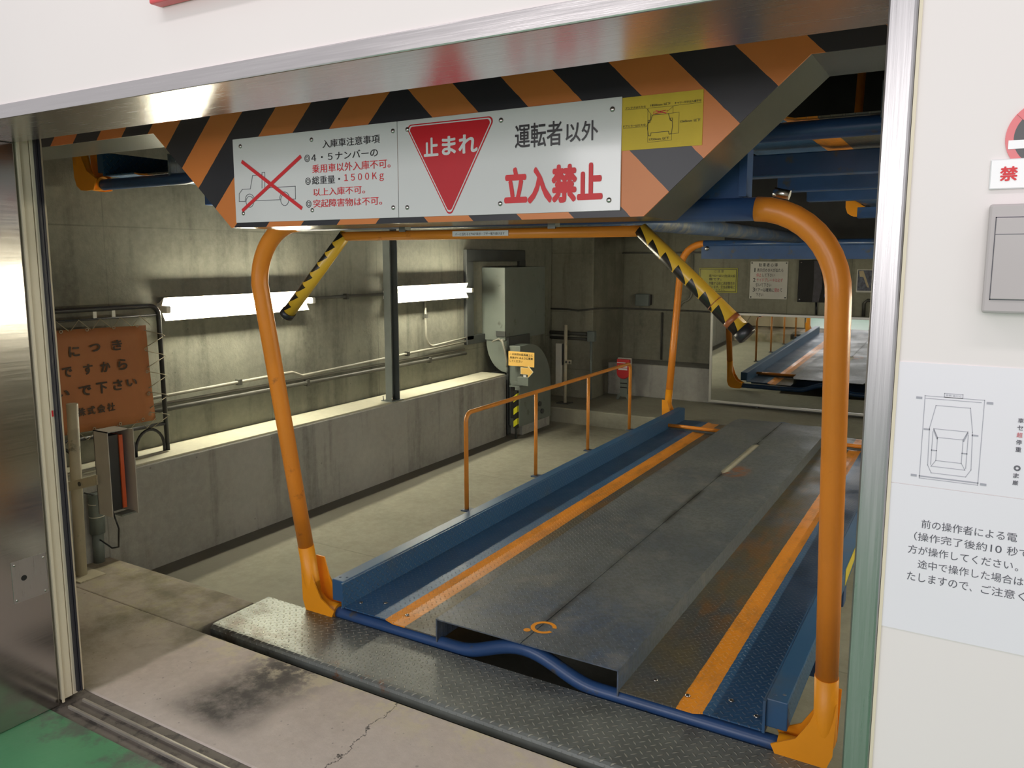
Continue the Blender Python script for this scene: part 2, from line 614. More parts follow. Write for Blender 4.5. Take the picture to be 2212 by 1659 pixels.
M['ink'] = paint('black lettering', (0.012, 0.012, 0.013), 0.3, 0.03)
M['ink_grey'] = paint('grey printing', (0.40, 0.40, 0.45), 0.5, 0.03)
M['ink_soft'] = paint('dark grey printing', (0.10, 0.10, 0.12), 0.5, 0.03)
M['ink_red_soft'] = paint('pale red printing', (0.62, 0.16, 0.18), 0.5, 0.03)
M['ink_brown'] = paint('brown black printing', (0.035, 0.03, 0.012), 0.5, 0.03)
M['ink_banner'] = paint('faded black brush lettering', (0.055, 0.035, 0.022), 0.7, 0.1)
M['yellow_sheet'] = paint('yellow film', (0.64, 0.46, 0.03), 0.6, 0.06, sc=9)
M['yellow_sign'] = paint('yellow sign plate', (0.46, 0.44, 0.02), 0.35, 0.06)
M['amber'] = paint('amber board', (0.80, 0.50, 0.13), 0.5, 0.04)
M['amber_edge'] = paint('pale edge of the arrow', (0.85, 0.78, 0.55), 0.5, 0.03)
M['banner'] = paint('orange tarpaulin', (0.37, 0.14, 0.045), 0.65, 0.08, sc=3)
M['cord'] = paint('weathered cord', (0.30, 0.27, 0.19), 0.8, 0.1)
M['paper'] = paint('white laminated paper', (0.83, 0.81, 0.85), 0.3, 0.015, sc=2)
M['red_plastic'] = paint('red plastic', (0.55, 0.03, 0.035), 0.35, 0.05)
M['pink_red'] = paint('red box sign', (0.72, 0.09, 0.10), 0.35, 0.03)
M['box_metal'] = paint('satin grey metal', (0.47, 0.43, 0.425), 0.4, 0.03)
M['screw'] = paint('screw steel', (0.5, 0.48, 0.45), 0.25, 0.1, metal=1.0)
M['slot_pale'] = paint('pale lit floor imitation', (0.50, 0.48, 0.37), 0.7, 0.1)
M['red_brown'] = paint('brown red tape', (0.34, 0.10, 0.03), 0.35, 0.05)
M['hole'] = paint('dark hole', (0.01, 0.01, 0.01), 0.8, 0.0)
M['cream_pole'] = paint('cream pole paint', (0.50, 0.46, 0.34), 0.5, 0.1, dirt=(0.2, 0.19, 0.14), dirt_amt=0.15)
M['sensor_grey'] = paint('light grey housing', (0.44, 0.42, 0.38), 0.45, 0.06)
M['lens'] = paint('red orange lens', (0.55, 0.10, 0.03), 0.2, 0.05)
M['grey_pvc'] = paint('grey plastic pipe', (0.16, 0.19, 0.18), 0.45, 0.1)
M['track'] = paint('grimy door track', (0.145, 0.125, 0.105), 0.6, 0.2, dirt=(0.05, 0.045, 0.04), dirt_amt=0.4, sc=7)
M['track_rail'] = paint('worn rail steel', (0.40, 0.37, 0.32), 0.4, 0.2, metal=0.5)
M['alu'] = paint('aluminium frame', (0.62, 0.62, 0.58), 0.35, 0.05, metal=0.6)
M['reflector'] = paint('white enamel reflector', (0.85, 0.84, 0.78), 0.4, 0.0)
M['poster'] = paint('poster print', (0.10, 0.11, 0.15), 0.5, 0.5, sc=30)
M['skin_tone'] = paint('pale print', (0.55, 0.45, 0.28), 0.5, 0.1)
M['band_grey'] = paint('grey violet print', (0.055, 0.05, 0.065), 0.6, 0.2, sc=20)
M['band_blue'] = paint('blue print', (0.10, 0.14, 0.35), 0.4, 0.2)
M['lug_yellow'] = paint('yellow enamel', (0.70, 0.55, 0.03), 0.4, 0.05)

k = NT('mirror glass')
M['mirror'] = k.out((0.80, 0.82, 0.79), 0.02, 1.0)
k = NT('fluorescent tube')
k.b.inputs['Emission Color'].default_value = (1.0, 0.93, 0.72, 1)
k.b.inputs['Emission Strength'].default_value = 160.0
M['lamp'] = k.out((0.9, 0.9, 0.85), 0.4, 0.0)


def spiral():
    k = NT('yellow foam with black taped triangles')
    x = k.xyz(k.obj())
    ang = k.math('ARCTAN2', x[1], x[0])
    t = k.math('FRACT', k.math('DIVIDE', x[2], 0.050))
    lim = k.math('COSINE', k.math('ADD', ang, 0.75))
    c = k.mix(k.math('LESS_THAN', t, k.math('SUBTRACT', k.math('MULTIPLY', lim, 1.35), 0.42)), (0.72, 0.43, 0.035), (0.018, 0.016, 0.012))
    return k, c


def hazard_post():
    k = NT('black and yellow post tape')
    x = k.xyz(k.pos())
    t = k.math('FRACT', k.math('DIVIDE', k.math('SUBTRACT', x[2], k.math('MULTIPLY', x[0], 0.8)), 0.115))
    c = k.mix(k.math('LESS_THAN', t, 0.5), (0.56, 0.54, 0.02), (0.015, 0.015, 0.015))
    return k.out(c, 0.4)


M['hazard'] = hazard_post()

# ================================================================== SETTING
PIT = -0.15
WX = -3.96      # face of the long concrete wall
KX = -3.69      # face of the kerb below it
XR = 1.25       # interior right wall

o = MB().box(-4.6, 2.2, -4.2, 0.205, -0.2, 0.0).build('floor', M['green'])
structure(o)
o = MB().box(-4.6, 0.6, 0.34, 0.83, -0.3, 0.0).box(-4.6, -2.64, 0.83, 1.13, -0.3, 0.0).build('floor_approach', M['slab'], bevel=0.006)
structure(o)
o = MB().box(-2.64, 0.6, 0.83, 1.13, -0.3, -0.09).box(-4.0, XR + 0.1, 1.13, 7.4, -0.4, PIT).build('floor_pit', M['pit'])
structure(o)
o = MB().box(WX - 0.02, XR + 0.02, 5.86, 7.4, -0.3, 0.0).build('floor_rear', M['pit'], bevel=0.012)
structure(o)
# door track in the floor
t = thing('door_track', 'grimy double door track sunk in the floor between green paint and concrete', 'door track', (-1.3, 0.27, 0))
MB().box(-4.6, 0.6, 0.205, 0.34, -0.2, -0.004).build('sill', M['track'], t)
for yy in (0.247, 0.296):
    MB().box(-2.54, 0.5, yy - 0.0045, yy + 0.0045, -0.006, 0.006).build('rail', M['track_rail'], t, bevel=0.002)

H = 1.85
XL, XJ = -2.575, -0.1175
# facade: header and right wall in one plane
structure(MB().box(-4.6, 2.2, 0.0, 0.235, H + 0.035, 3.4).build('wall_front', M['white_wall']))
structure(MB().box(-0.083, 2.2, 0.0, 0.235, 0.0, H + 0.035).build('wall_right', M['white_wall']))
structure(MB().box(-4.6, XL - 0.035, 0.0, 0.235, 0.0, H + 0.035).build('wall_left_front', M['white_wall']))
structure(MB().box(XL - 0.035, -0.083, -0.006, 0.24, H, H + 0.035).build('trim_1', M['steel_x'], bevel=0.003))
structure(MB().box(XJ, -0.083, -0.006, 0.24, 0.0, H).build('trim_2', M['steel_z'], bevel=0.005, seg=3))
structure(MB().box(XL - 0.035, XL, -0.006, 0.237, 0.0, H).build('trim_3', M['steel_y'], bevel=0.003))
structure(MB().box(-0.083, -0.079, -0.003, 0.0, 0.0, H + 0.035).build('trim_4', M['cream']))

# sliding doors parked in the left pocket: only their leading edges show
d = MB().box(-4.4, -2.578, 0.246, 0.284, 0.012, 1.92).build('door_1', M['cream'], bevel=0.002)
structure(d)
MB().prism([(-2.578, 0.246), (-2.570, 0.244), (-2.570, 0.252), (-2.578, 0.256)], 'z', 0.006, 1.92).build('edge_lip', M['cream'], d)
d = MB().box(-4.4, -2.580, 0.287, 0.327, 0.012, 1.92).build('door_2', M['cream'], bevel=0.002)
structure(d)
MB().box(-2.580, -2.568, 0.298, 0.3045, 0.02, 1.92).box(-2.580, -2.566, 0.3065, 0.313, 0.02, 1.92).build('rubber_gasket', M['rubber'], d)
MB().box(-2.5785, -2.5775, 0.2895, 0.2945, 0.985, 1.005).build('red_mark', M['sign_red'], d)

# concrete interior
wl = structure(MB().box(WX - 0.25, WX, 0.34, 7.6, -0.3, 5.6).build('wall_left', M['wall_left']))
structure(MB().box(XR, XR + 0.25, 0.24, 7.6, -0.3, 5.6).build('wall_right_inner', M['wall_left']))
structure(MB().box(-4.2, XR + 0.2, 7.27, 7.55, -0.3, 5.6).build('wall_back', M['wall_back']))
structure(MB().box(WX, -3.46, 6.45, 7.27, 0.0, 5.6).build('wall_pilaster', M['wall_back'], bevel=0.01))
structure(MB().box(-4.2, XR + 0.2, 0.235, 7.6, 5.6, 5.8).build('ceiling', M['ceil']))
structure(MB().box(-2.30, XR, 7.18, 7.27, 1.56, 5.6).build('wall_back_shade', M['shaft']))  # added black sheet stands in for the unlit shaft above the rear beam
structure(MB().box(XR - 0.04, XR, 0.3, 7.18, 1.75, 5.6).build('wall_right_shade', M['shaft']))  # same added darkness along the upper opposite wall
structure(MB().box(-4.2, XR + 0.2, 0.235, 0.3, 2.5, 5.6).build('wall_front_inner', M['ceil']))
structure(MB().box(WX, KX, 1.13, 5.05, -0.32, 0.425).build('kerb_left', M['kerb'], bevel=0.008))
structure(MB().box(WX, KX - 0.006, 0.35, 5.045, 0.418, 0.437).build('kerb_left_top', M['ledge'], bevel=0.004))
structure(MB().box(WX, KX, 0.35, 1.13, 0.0, 0.42).build('kerb_left_end', M['kerb']))
structure(MB().box(-3.46, XR, 6.86, 7.27, 0.0, 0.36).build('kerb_rear', M['kerb'], bevel=0.012))
structure(MB().box(-3.46, XR, 7.21, 7.27, 1.545, 1.56).build('trim_5', M['pipe_dark']))

# ================================================================== STRIPED LINTEL
lt = thing('warning_beam', 'trapezoid steel beam with orange and black stripes hung behind the gate header', 'height warning beam', (-1.355, 0.71, 1.594))
poly = [(-3.93, 1.912), (-2.404, 1.912), (-2.044, 1.594), (-0.666, 1.594), (-0.317, 1.906), (1.2, 1.906), (1.2, 2.45), (-3.93, 2.45)]
MB().prism(poly, 'y', 0.604, 0.83).build('beam_body', M['grey_steel'], lt)
MB().prism(poly, 'y', 0.600, 0.604).build('striped_face', M['stripes'], lt)

PF = 0.596       # front of the plates
TX = 0.5950      # lettering
# ---- left plate
s = thing('rules_sign', 'white plate with crossed-out truck drawing and parking rules in black and red', 'sign', (-1.70, 0.6, 1.605))
MB().box(-2.016, -1.371, PF, 0.600, 1.609, 1.863).build('plate', M['sign_white'], s, bevel=0.0008)
for x, z in ((-1.981, 1.840), (-1.683, 1.838), (-1.384, 1.839), (-1.981, 1.637), (-1.689, 1.638), (-1.388, 1.636)):
    MB().dome((x, PF, z), (0, -1, 0), 0.0065, 0.004).build('screw', M['screw'], s)
b = MB()
b.line([(-1.9691, 1.6729), (-1.9973, 1.6739), (-1.9956, 1.6977), (-1.9806, 1.7104), (-1.9454, 1.71), (-1.9329, 1.7498), (-1.8918, 1.7495)], 0.0016, 'y', TX)
b.line([(-1.8942, 1.7104), (-1.8914, 1.7562), (-1.8795, 1.7563), (-1.8823, 1.7099), (-1.7543, 1.7098), (-1.7552, 1.6727), (-1.7836, 1.6726)], 0.0016, 'y', TX)
b.line([(-1.9311, 1.6739), (-1.8177, 1.6728)], 0.0016, 'y', TX)
for cx in (-1.9502, -1.8001):
    b.ring((cx, 1.6745), 0.0205, 0.0016, 'y', TX, 28, 0, PI)
    b.ring((cx, 1.6715), 0.0165, 0.0016, 'y', TX, 28)
b.build('truck_drawing', M['ink_soft'], s)
MB().line([(-1.9735, 1.7916), (-1.7345, 1.6472)], 0.011, 'y', TX - 0.0004).line([(-1.9804, 1.6473), (-1.7313, 1.7915)], 0.011, 'y', TX - 0.0006).build('red_cross', M['ink_red'], s)
text([('入庫車注意事項', -1.641, -1.430, 1.811, 1.834), ('４・５ナンバーの', -1.686, -1.438, 1.776, 1.798), ('総重量・', -1.686, -1.578, 1.711, 1.734)], 'y', TX, M['ink'], s, bold=0.004)
text([('乗用車以外入庫不可。', -1.684, -1.395, 1.743, 1.767), ('１５００Ｋｇ', -1.562, -1.419, 1.709, 1.734), ('以上入庫不可。', -1.682, -1.487, 1.678, 1.700), ('突起障害物は不可。', -1.684, -1.427, 1.645, 1.668)], 'y', TX, M['ink_red'], s, bold=0.004)
for z in (1.7865, 1.7215, 1.6565):
    MB().ring((-1.7025, z), 0.0095, 0.0018, 'y', TX, 24).ring((-1.7025, z), 0.005, 0.0018, 'y', TX, 20).build('double_circle', M['ink'], s)
# ---- stop plate
s = thing('stop_sign', 'white plate with red triangular stop mark and no-entry lettering', 'sign', (-1.05, 0.6, 1.605))
MB().box(-1.369, -0.722, PF, 0.600, 1.609, 1.863).build('plate', M['sign_white'], s, bevel=0.0008)
for x, z in ((-1.335, 1.839), (-1.043, 1.838), (-0.745, 1.837), (-1.340, 1.635), (-1.046, 1.635), (-0.750, 1.633)):
    MB().dome((x, PF, z), (0, -1, 0), 0.0065, 0.004).build('screw', M['screw'], s)


def rtri(cx, top, half, bot, r):
    A = [Vector((cx - half, top)), Vector((cx + half, top)), Vector((cx, bot))]
    out = []
    for i in range(3):
        p, c, n = A[i - 1], A[i], A[(i + 1) % 3]
        d1 = (p - c).normalized()
        d2 = (n - c).normalized()
        ang = d1.angle(d2)
        k = r / math.tan(ang / 2)
        bis = (d1 + d2).normalized()
        ce = c + bis * (r / math.sin(ang / 2))
        q0 = c + d1 * k - ce
        q1 = c + d2 * k - ce
        a0 = math.atan2(q0.y, q0.x)
        a1 = math.atan2(q1.y, q1.x)
        while a1 - a0 > PI:
            a1 -= 2 * PI
        while a1 - a0 < -PI:
            a1 += 2 * PI
        out += [(ce.x + r * math.cos(a0 + (a1 - a0) * j / 8), ce.y + r * math.sin(a0 + (a1 - a0) * j / 8)) for j in range(9)]
    return out


MB().flat(rtri(-1.2005, 1.8505, 0.142, 1.602, 0.012), 'y', TX + 0.0004).build('triangle_border', M['sign_red'], s)
MB().flat(rtri(-1.2005, 1.8475, 0.1365, 1.6085, 0.010), 'y', TX).build('triangle_line', M['sign_white'], s)
MB().flat(rtri(-1.2005, 1.8445, 0.1315, 1.6145, 0.009), 'y', TX - 0.0004).build('red_triangle', M['sign_red'], s)
text([('止', -1.2805, -1.2335, 1.764, 1.812), ('まれ', -1.2225, -1.1115, 1.764, 1.812)], 'y', TX - 0.0008, M['sign_white'], s, bold=0.03)
text([('運転者', -1.003, -0.873, 1.766, 1.824), ('以外', -0.864, -0.780, 1.771, 1.817)], 'y', TX, M['ink'], s, bold=0.012)
text([('立入禁止', -1.034, -0.766, 1.631, 1.722)], 'y', TX, M['ink_red'], s, bold=0.045)
# ---- yellow size notice
s = thing('size_notice', 'yellow film with car outline and millimetre limits beside the stop plate', 'notice', (-0.63, 0.6, 1.7425))
MB().box(-0.7225, -0.5345, 0.5985, 0.600, 1.743, 1.860).build('sheet', M['yellow_sheet'], s)
TY = 0.5975
b = MB()
b.line([(-0.6526, 1.8182), (-0.654, 1.8055), (-0.6594, 1.7993), (-0.6603, 1.7875), (-0.6576, 1.7718), (-0.6526, 1.7714), (-0.6516, 1.7776), (-0.6108, 1.778), (-0.6095, 1.7718), (-0.6041, 1.7724), (-0.6018, 1.7879), (-0.6027, 1.7991), (-0.6076, 1.8016), (-0.6118, 1.8156), (-0.647, 1.8162), (-0.6498, 1.8149), (-0.6523, 1.8054)], 0.0011, 'y', TY)
b.line([(-0.6596, 1.805), (-0.654, 1.805), (-0.6544, 1.8004), (-0.6594, 1.7998)], 0.0009, 'y', TY, True).line([(-0.6077, 1.8056), (-0.6023, 1.8057), (-0.6022, 1.8011), (-0.607, 1.801)], 0.0009, 'y', TY, True)
b.build('car_outline', M['ink_brown'], s)
b = MB()
b.line([(-0.659, 1.7574), (-0.6602, 1.8317), (-0.602, 1.8314), (-0.6015, 1.8152)], 0.0006, 'y', TY)
b.line([(-0.6118, 1.8162), (-0.5875, 1.8165), (-0.5878, 1.7721), (-0.6089, 1.7717)], 0.0006, 'y', TY)
b.line([(-0.604, 1.7718), (-0.6037, 1.7586), (-0.659, 1.7574)], 0.0006, 'y', TY)
b.line([(-0.7147, 1.8331), (-0.6636, 1.832), (-0.6532, 1.8188)], 0.0006, 'y', TY)
b.line([(-0.5383, 1.8328), (-0.5998, 1.8317), (-0.6136, 1.8213)], 0.0006, 'y', TY)
b.line([(-0.7185, 1.7927), (-0.6637, 1.7919), (-0.6561, 1.8016)], 0.0006, 'y', TY)
b.build('dimension_lines', M['ink_brown'], s)
MB().line([(-0.6466, 1.8223), (-0.6465, 1.8187), (-0.6146, 1.8194), (-0.6148, 1.8235)], 0.0008, 'y', TY, True).line([(-0.6411, 1.8249), (-0.6179, 1.8172)], 0.0014, 'y', TY).line([(-0.6421, 1.8183), (-0.6191, 1.8239)], 0.0014, 'y', TY).build('crossed_roof_rack', M['ink_red'], s)
text([('アンテナはたたむ', -0.7136, -0.6649, 1.8338, 1.8383), ('1850mm 以下', -0.6541, -0.6076, 1.8342, 1.840), ('キャリー付きは入庫不可', -0.5983, -0.5386, 1.8345, 1.8396), ('ドアミラーはたたむ', -0.7185, -0.6645, 1.7938, 1.7988), ('1560mm 以下', -0.5847, -0.5393, 1.7936, 1.7995), ('1730mm 以下', -0.6557, -0.6088, 1.7605, 1.7662)], 'y', TY, M['ink_brown'], s, bold=0.008)

# ================================================================== HEIGHT BAR (swings below the beam)
hb = thing('height_limit_bar', 'thin orange bump bar below the striped beam with two drooping yellow and black arms', 'height bar', (-1.345, 0.95, 1.3))
BARY = 0.915
MB().tube([(-1.865, BARY, 1.572), (-0.785, BARY, 1.572)], 0.0155, 14).build('cross_bar', M['orange'], hb)
for x in (-1.60, -1.06):
    MB().box(x - 0.012, x + 0.012, BARY - 0.015, BARY + 0.015, 1.583, 1.92).build('hanger', M['grey_steel'], hb)
s2 = MB().box(-1.402, -1.202, BARY - 0.0175, BARY - 0.0168, 1.565, 1.581).build('paper_label', M['sign_white'], hb)
text([('バーに当たると"NG"表示・ブザー鳴り続けます', -1.392, -1.214, 1.5675, 1.576)], 'y', BARY - 0.0182, M['ink'], s2, bold=0.0)


def foam_arm(p0, p1, name):
    p0, p1 = Vector(p0), Vector(p1)
    d = (p1 - p0)
    L = d.length
    k, c = spiral()
    m = k.out(c, 0.3)
    b = MB()
    b.tube([(0, 0, 0), (0, 0, L * 0.5), (0, 0, L - 0.024)], [0.020, 0.022, 0.0235], 20)
    me_o = b.build(name, m, None, loc=(0, 0, 0))
    q = Vector((0, 0, 1)).rotation_difference(d.normalized())
    me_o.rotation_mode = 'QUATERNION'
    me_o.rotation_quaternion = q
    me_o.parent = hb
    me_o.location = p0 - ORG[hb]
    cp = MB().tube([(0, 0, L - 0.026), (0, 0, L - 0.004), (0, 0, L)], [0.026, 0.027, 0.022], 20).build('end_cap', M['black'], None, loc=(0, 0, 0))
    cp.parent = me_o
    if name == 'foam_arm' and p1.x > -1:
        rb = MB()
        for z in (L * 0.70, L * 0.84):
            rb.tube([(0, 0, z), (0, 0, z + (0.002 if z < L * 0.8 else 0.014))], 0.0242, 20)
        rb = rb.build('red_tape', M['red_brown'], None, loc=(0, 0, 0))
        rb.parent = me_o


foam_arm((-1.855, BARY, 1.577), (-2.150, BARY, 1.291), 'foam_arm')
foam_arm((-0.795, BARY, 1.577), (-0.495, BARY, 1.299), 'foam_arm')

# ================================================================== TREAD PLATE
tp = thing('tread_plate', 'dark checkered steel tread plate bridging the gap before the blue pallet', 'tread plate', (-1.3, 1.0, -0.03))
prof = [(0.872, -0.032), (0.872, -0.004), (0.876, 0.005), (0.884, 0.011), (0.895, 0.013), (1.182, 0.013), (1.182, 0.004), (0.895, 0.004), (0.884, 0.0), (0.881, -0.032)]
MB().prism(prof, 'x', -2.607, 0.2).build('plate', M['tread'], tp)
MB().box(-2.55, 0.15, 0.90, 1.12, -0.09, 0.004).build('support', M['fan_dark'], tp)


# ================================================================== PARKING CAGE (gondola of the rotating parking machine)
def make_cage():
    cx = -1.35
    t = thing('parking_cage', 'blue car pallet with orange corner posts, parked level with the gate floor', 'car pallet', (cx, 1.26, 0.0))
    for sg, mat in ((-1, M['deck_l']), (1, M['deck_r'])):
        s0, s1 = (0.545, 0.644) if sg < 0 else (0.588, 0.678)
        sm = s0 + (s1 - s0) * 0.62
        pr = [(0.384, 0.023), (sm, 0.023), (s1, 0.032), (0.876, 0.032), (0.876, 0.027), (s1, 0.027), (sm, 0.018), (0.384, 0.018)]
        MB().prism([(cx + sg * a, z) for a, z in pr], 'y', 1.244, 5.76).build('lane_sheet', mat, t)
        # wheel guide
        a, b2 = sorted((cx + sg * 0.875, cx + sg * 0.94))
        g = MB().box(a, b2, 1.25, 5.78, 0.045, 0.14).build('wheel_guide', M['blue_rail'], t, bevel=0.004)
        for dx, dy in ((0.02, 0.02), (0.045, 0.035)):
            MB().dome((a + dx, 1.26 + dy, 0.14), (0, 0, 1), 0.006, 0.002).build('rivet', M['blue_dusty'], g)
        MB().box(min(cx + sg * 0.868, cx + sg * 0.876), max(cx + sg * 0.868, cx + sg * 0.876), 1.236, 5.77, 0.028, 0.136).build('guide_web', M['blue_rail'], t)
        for xx, yy in ((0.60, 1.33), (0.74, 1.36), (0.835, 1.31), (0.47, 1.37)):
            MB().dome((cx + sg * xx, yy, 0.032 if xx > 0.69 else 0.023), (0, 0, 1), 0.010, 0.006).build('bolt', M['screw'], t)
        # wheel stop
        xs = sorted((cx + sg * 0.405, cx + sg * 0.868))
        ws = MB().tube([(xs[0], 5.33, 0.060), (xs[1], 5.33, 0.060)], 0.016, 14).build('wheel_stop', M['orange'], t)
        MB().box(xs[0] + 0.02, xs[1] - 0.02, 5.31, 5.36, 0.03, 0.047).build('stop_base', M['fan_dark'], ws)
        if sg > 0:
            MB().prism([(2.48, 0.135), (3.15, 0.135), (3.15, 0.105), (2.48, 0.06)], 'x', cx + 0.9405, cx + 0.9415).build('yellow_tape', M['lug_yellow'], g)
    # cross members under the lanes
    for yy in (1.9, 2.6, 3.3, 5.3):
        MB().box(cx - 0.93, cx + 0.93, yy - 0.04, yy + 0.04, -0.075, 0.0035).build('cross_member', M['blue'], t, bevel=0.004)
    # raised middle cover, two folded halves with a slot
    for sg in (-1, 1):
        ys0, ys1 = 3.90, 4.86
        pl = [(0.002, 1.236), (0.385, 1.236), (0.385, 5.62), (0.36, 5.74), (0.002, 5.74), (0.002, ys1), (0.027, ys1 - 0.04), (0.027, ys0 + 0.05), (0.002, ys0)]
        b = MB().prism([(cx + sg * a, y) for a, y in pl], 'z', 0.095, 0.100)
        q = sorted((cx + sg * 0.380, cx + sg * 0.385))
        b.box(q[0], q[1], 1.236, 5.62, 0.004, 0.097)
        b.build('cover_plate', M['tray'], t)
    MB().box(cx - 0.034, cx + 0.034, 3.90, 4.86, 0.086, 0.0935).build('slot_lit_floor', M['slot_pale'], t)  # added pale strip imitates the lit pit floor seen through the slot
    MB().ring((cx + 0.015, 1.385), 0.042, 0.016, 'z', 0.1008, 30, 0.3, 5.9).ring((cx - 0.03, 1.335), 0.007, 0.014, 'z', 0.1008, 16).build('painted_mark', M['orange_new'], t)
    # front and rear tube with a hump in the middle

    def hump(u):
        return 0.078 * 0.5 * (1 + math.cos(PI * min(1, abs(u) / 0.30))) if abs(u) < 0.30 else 0.0
    for y0 in (1.262, 5.80):
        pts = [(cx + u, y0, -0.011 + hump(u)) for u in [-0.93 + i * 1.86 / 62 for i in range(63)]]
        MB().tube(pts, 0.0265, 18).build('end_tube', M['blue'], t)
    # corner posts
    for y0, ln in ((1.262, -0.17), (5.80, 0.2)):
        for sg in (-1, 1):
            r = 0.0325
            X = cx + sg * 1.05

            def P(z):
                return (X, y0 + ln * z, z)
            foot = [(cx + sg * 0.915, y0, -0.006), (cx + sg * 0.97, y0, -0.006)] + [(cx + sg * (0.97 + 0.08 * math.sin(a)), y0 + ln * (0.08 * (1 - math.cos(a))), -0.006 + 0.08 * (1 - math.cos(a))) for a in [PI / 2 * i / 8 for i in range(1, 9)]] + [P(0.28)]
            po = [P(0.28), P(0.7), P(1.1), P(1.40)]
            R = 0.215
            po += [(X - sg * R * (1 - math.cos(a)), y0 + ln * 1.40, 1.40 + R * math.sin(a) * 1.06) for a in [PI / 2 * i / 10 for i in range(1, 10)]]
            po += [(X - sg * R, y0 + ln * 1.40, 1.628)]
            p = MB().tube(po, r, 20).build('post', M['orange'], t)
            f = MB().tube(foot, r * 1.04, 20).build('post_foot', M['orange_new'], p)
            f['label'] = 'bright repainted orange foot'
            for dy in (-0.046, 0.046):
                gp = [(0.90, 0.014), (0.925, -0.038), (0.985, -0.040), (1.030, -0.036), (1.062, -0.014), (1.078, 0.03), (1.083, 0.20), (1.036, 0.20), (1.010, 0.12), (0.972, 0.055)]
                MB().prism([(cx + sg * a, z) for a, z in gp], 'y', y0 + dy - 0.003, y0 + dy + 0.003).build('gusset', M['orange_new'], p)
        # head beam
        yb = y0 + ln * 1.40
        hbm = MB().tube([(cx - 0.84, yb, 1.628), (cx + 0.84, yb, 1.628)], 0.031, 18).build('head_beam', M['blue'], t)
        if y0 < 3:
            for sg in (-1, 1):
                MB().prism([(cx + sg * 0.46, 1.655), (cx + sg * 0.80, 1.655), (cx + sg * 0.80, 1.785), (cx + sg * 0.735, 1.795)], 'y', yb - 0.006, yb + 0.006).build('hanger_plate', M['blue'], hbm)
                MB().box(*sorted((cx + sg * 0.795, cx + sg * 0.815)), yb - 0.03, yb + 0.03, 1.66, 1.785).build('hanger_flange', M['blue'], hbm)
        else:
            MB().box(cx - 0.85, cx + 0.85, yb - 0.02, yb + 0.0, 1.49, 1.615).build('head_web', M['blue'], hbm)
            MB().dome((cx - 0.80, yb - 0.02, 1.585), (0, -1, 0), 0.022, 0.014).build('bolt', M['screw'], hbm)
    MB().cyl((cx + 0.875, 1.045, 1.672), (cx + 0.915, 1.045, 1.662), 0.014, 6).build('hanger_bolt', M['screw'], t)
    MB().tube([(cx, 1.262 - 0.238, 1.67), (cx, 5.80 + 0.28, 1.67)], 0.045, 18).build('long_tube', M['blue_dusty'], t)
    # handrail on the left guide
    hr = None
    xh = cx - 1.015
    ys = (2.40, 3.20, 3.99, 4.79)
    zt = 0.655
    rc = 0.05
    path = [(xh, ys[0], 0.11), (xh, ys[0], zt - rc)] + [(xh, ys[0] + rc * (1 - math.cos(a)), zt - rc + rc * math.sin(a)) for a in [PI / 2 * i / 6 for i in range(1, 7)]]
    path += [(xh, ys[3] - rc, zt)] + [(xh, ys[3] - rc + rc * math.sin(a), zt - rc + rc * math.cos(a)) for a in [PI / 2 * i / 6 for i in range(1, 7)]] + [(xh, ys[3], 0.11)]
    hr = MB().tube(path, 0.0125, 12).build('handrail', M['orange_thin'], t)
    for y in ys[1:3]:
        MB().cyl((xh, y, 0.11), (xh, y, zt - 0.006), 0.0115, 12).build('handrail_post', M['orange_thin'], hr)
    for y in ys:
        MB().box(xh - 0.02, cx - 0.935, y - 0.03, y + 0.03, 0.104, 0.112).build('bracket', M['blue_dusty'], hr)
    return t


cage = make_cage()
cage.location = (-1.327, 1.2194, 0.0255)
cage.scale = (0.983, 0.983, 0.983)


def copy_tree(o, parent=None, skip=()):
    c = o.copy()
    COL.objects.link(c)
    if parent is not None:
        c.parent = parent
        c.matrix_parent_inverse = o.matrix_parent_inverse.copy()
    for ch in list(o.children):
        if ch.name.split('.')[0] not in skip:
            copy_tree(ch, c, skip)
    return c


for dx, lab in ((-1.44, 'blue car pallet hanging overhead against the concrete wall above the banner'), (1.46, 'dark underside of a car pallet overhead behind the right end of the striped beam')):
    c = copy_tree(cage, skip=('handrail', 'painted_mark', 'yellow_tape', 'wheel_stop'))
    c.location = Vector(cage.location) + Vector((dx, 0.0, 1.835))
    c['label'] = lab

# ================================================================== LEFT WALL: lamps, conduits, column, banner
def lamp(y0, y1, label, side=-1, z=1.215):
    wx = WX if side < 0 else XR
    s = -side
    t = thing('fluorescent_lamp', label, 'wall lamp', (wx, (y0 + y1) / 2, z - 0.07), 'fluorescent tube lamps on the walls')
    ym = (y0 + y1) / 2
    pr = [(0.0, -0.03), (0.02, -0.035), (0.064, -0.066), (0.066, -0.064), (0.045, -0.024), (0.045, 0.024), (0.066, 0.064), (0.064, 0.066), (0.02, 0.035), (0.0, 0.03)]
    MB().prism([(wx + s * a, z + b) for a, b in pr], 'y', y0 + 0.02, y1 - 0.02).build('reflector', M['reflector'], t)
    tb = MB().cyl((wx + s * 0.090, y0 + 0.03, z), (wx + s * 0.090, y1 - 0.03, z), 0.0155, 16).build('tube', M['lamp'], t)
    for y in (y0, y1 - 0.03):
        MB().box(*sorted((wx + s * 0.03, wx + s * 0.112)), y, y + 0.03, z - 0.02, z + 0.02).build('socket', M['reflector'], t, bevel=0.006)
    return t


lamp(1.655, 2.80, 'long white fluorescent lamp on the wall behind the orange post')
lamp(3.62, 4.75, 'long white fluorescent lamp on the wall between the steel column and the fan')
lamp(1.655, 2.80, 'long white fluorescent lamp on the opposite wall mirrored in the gate jamb', side=1)
lamp(3.62, 4.75, 'added unseen fluorescent lamp farther along the opposite wall', side=1)  # unseen lamp put in to light the pallet more evenly


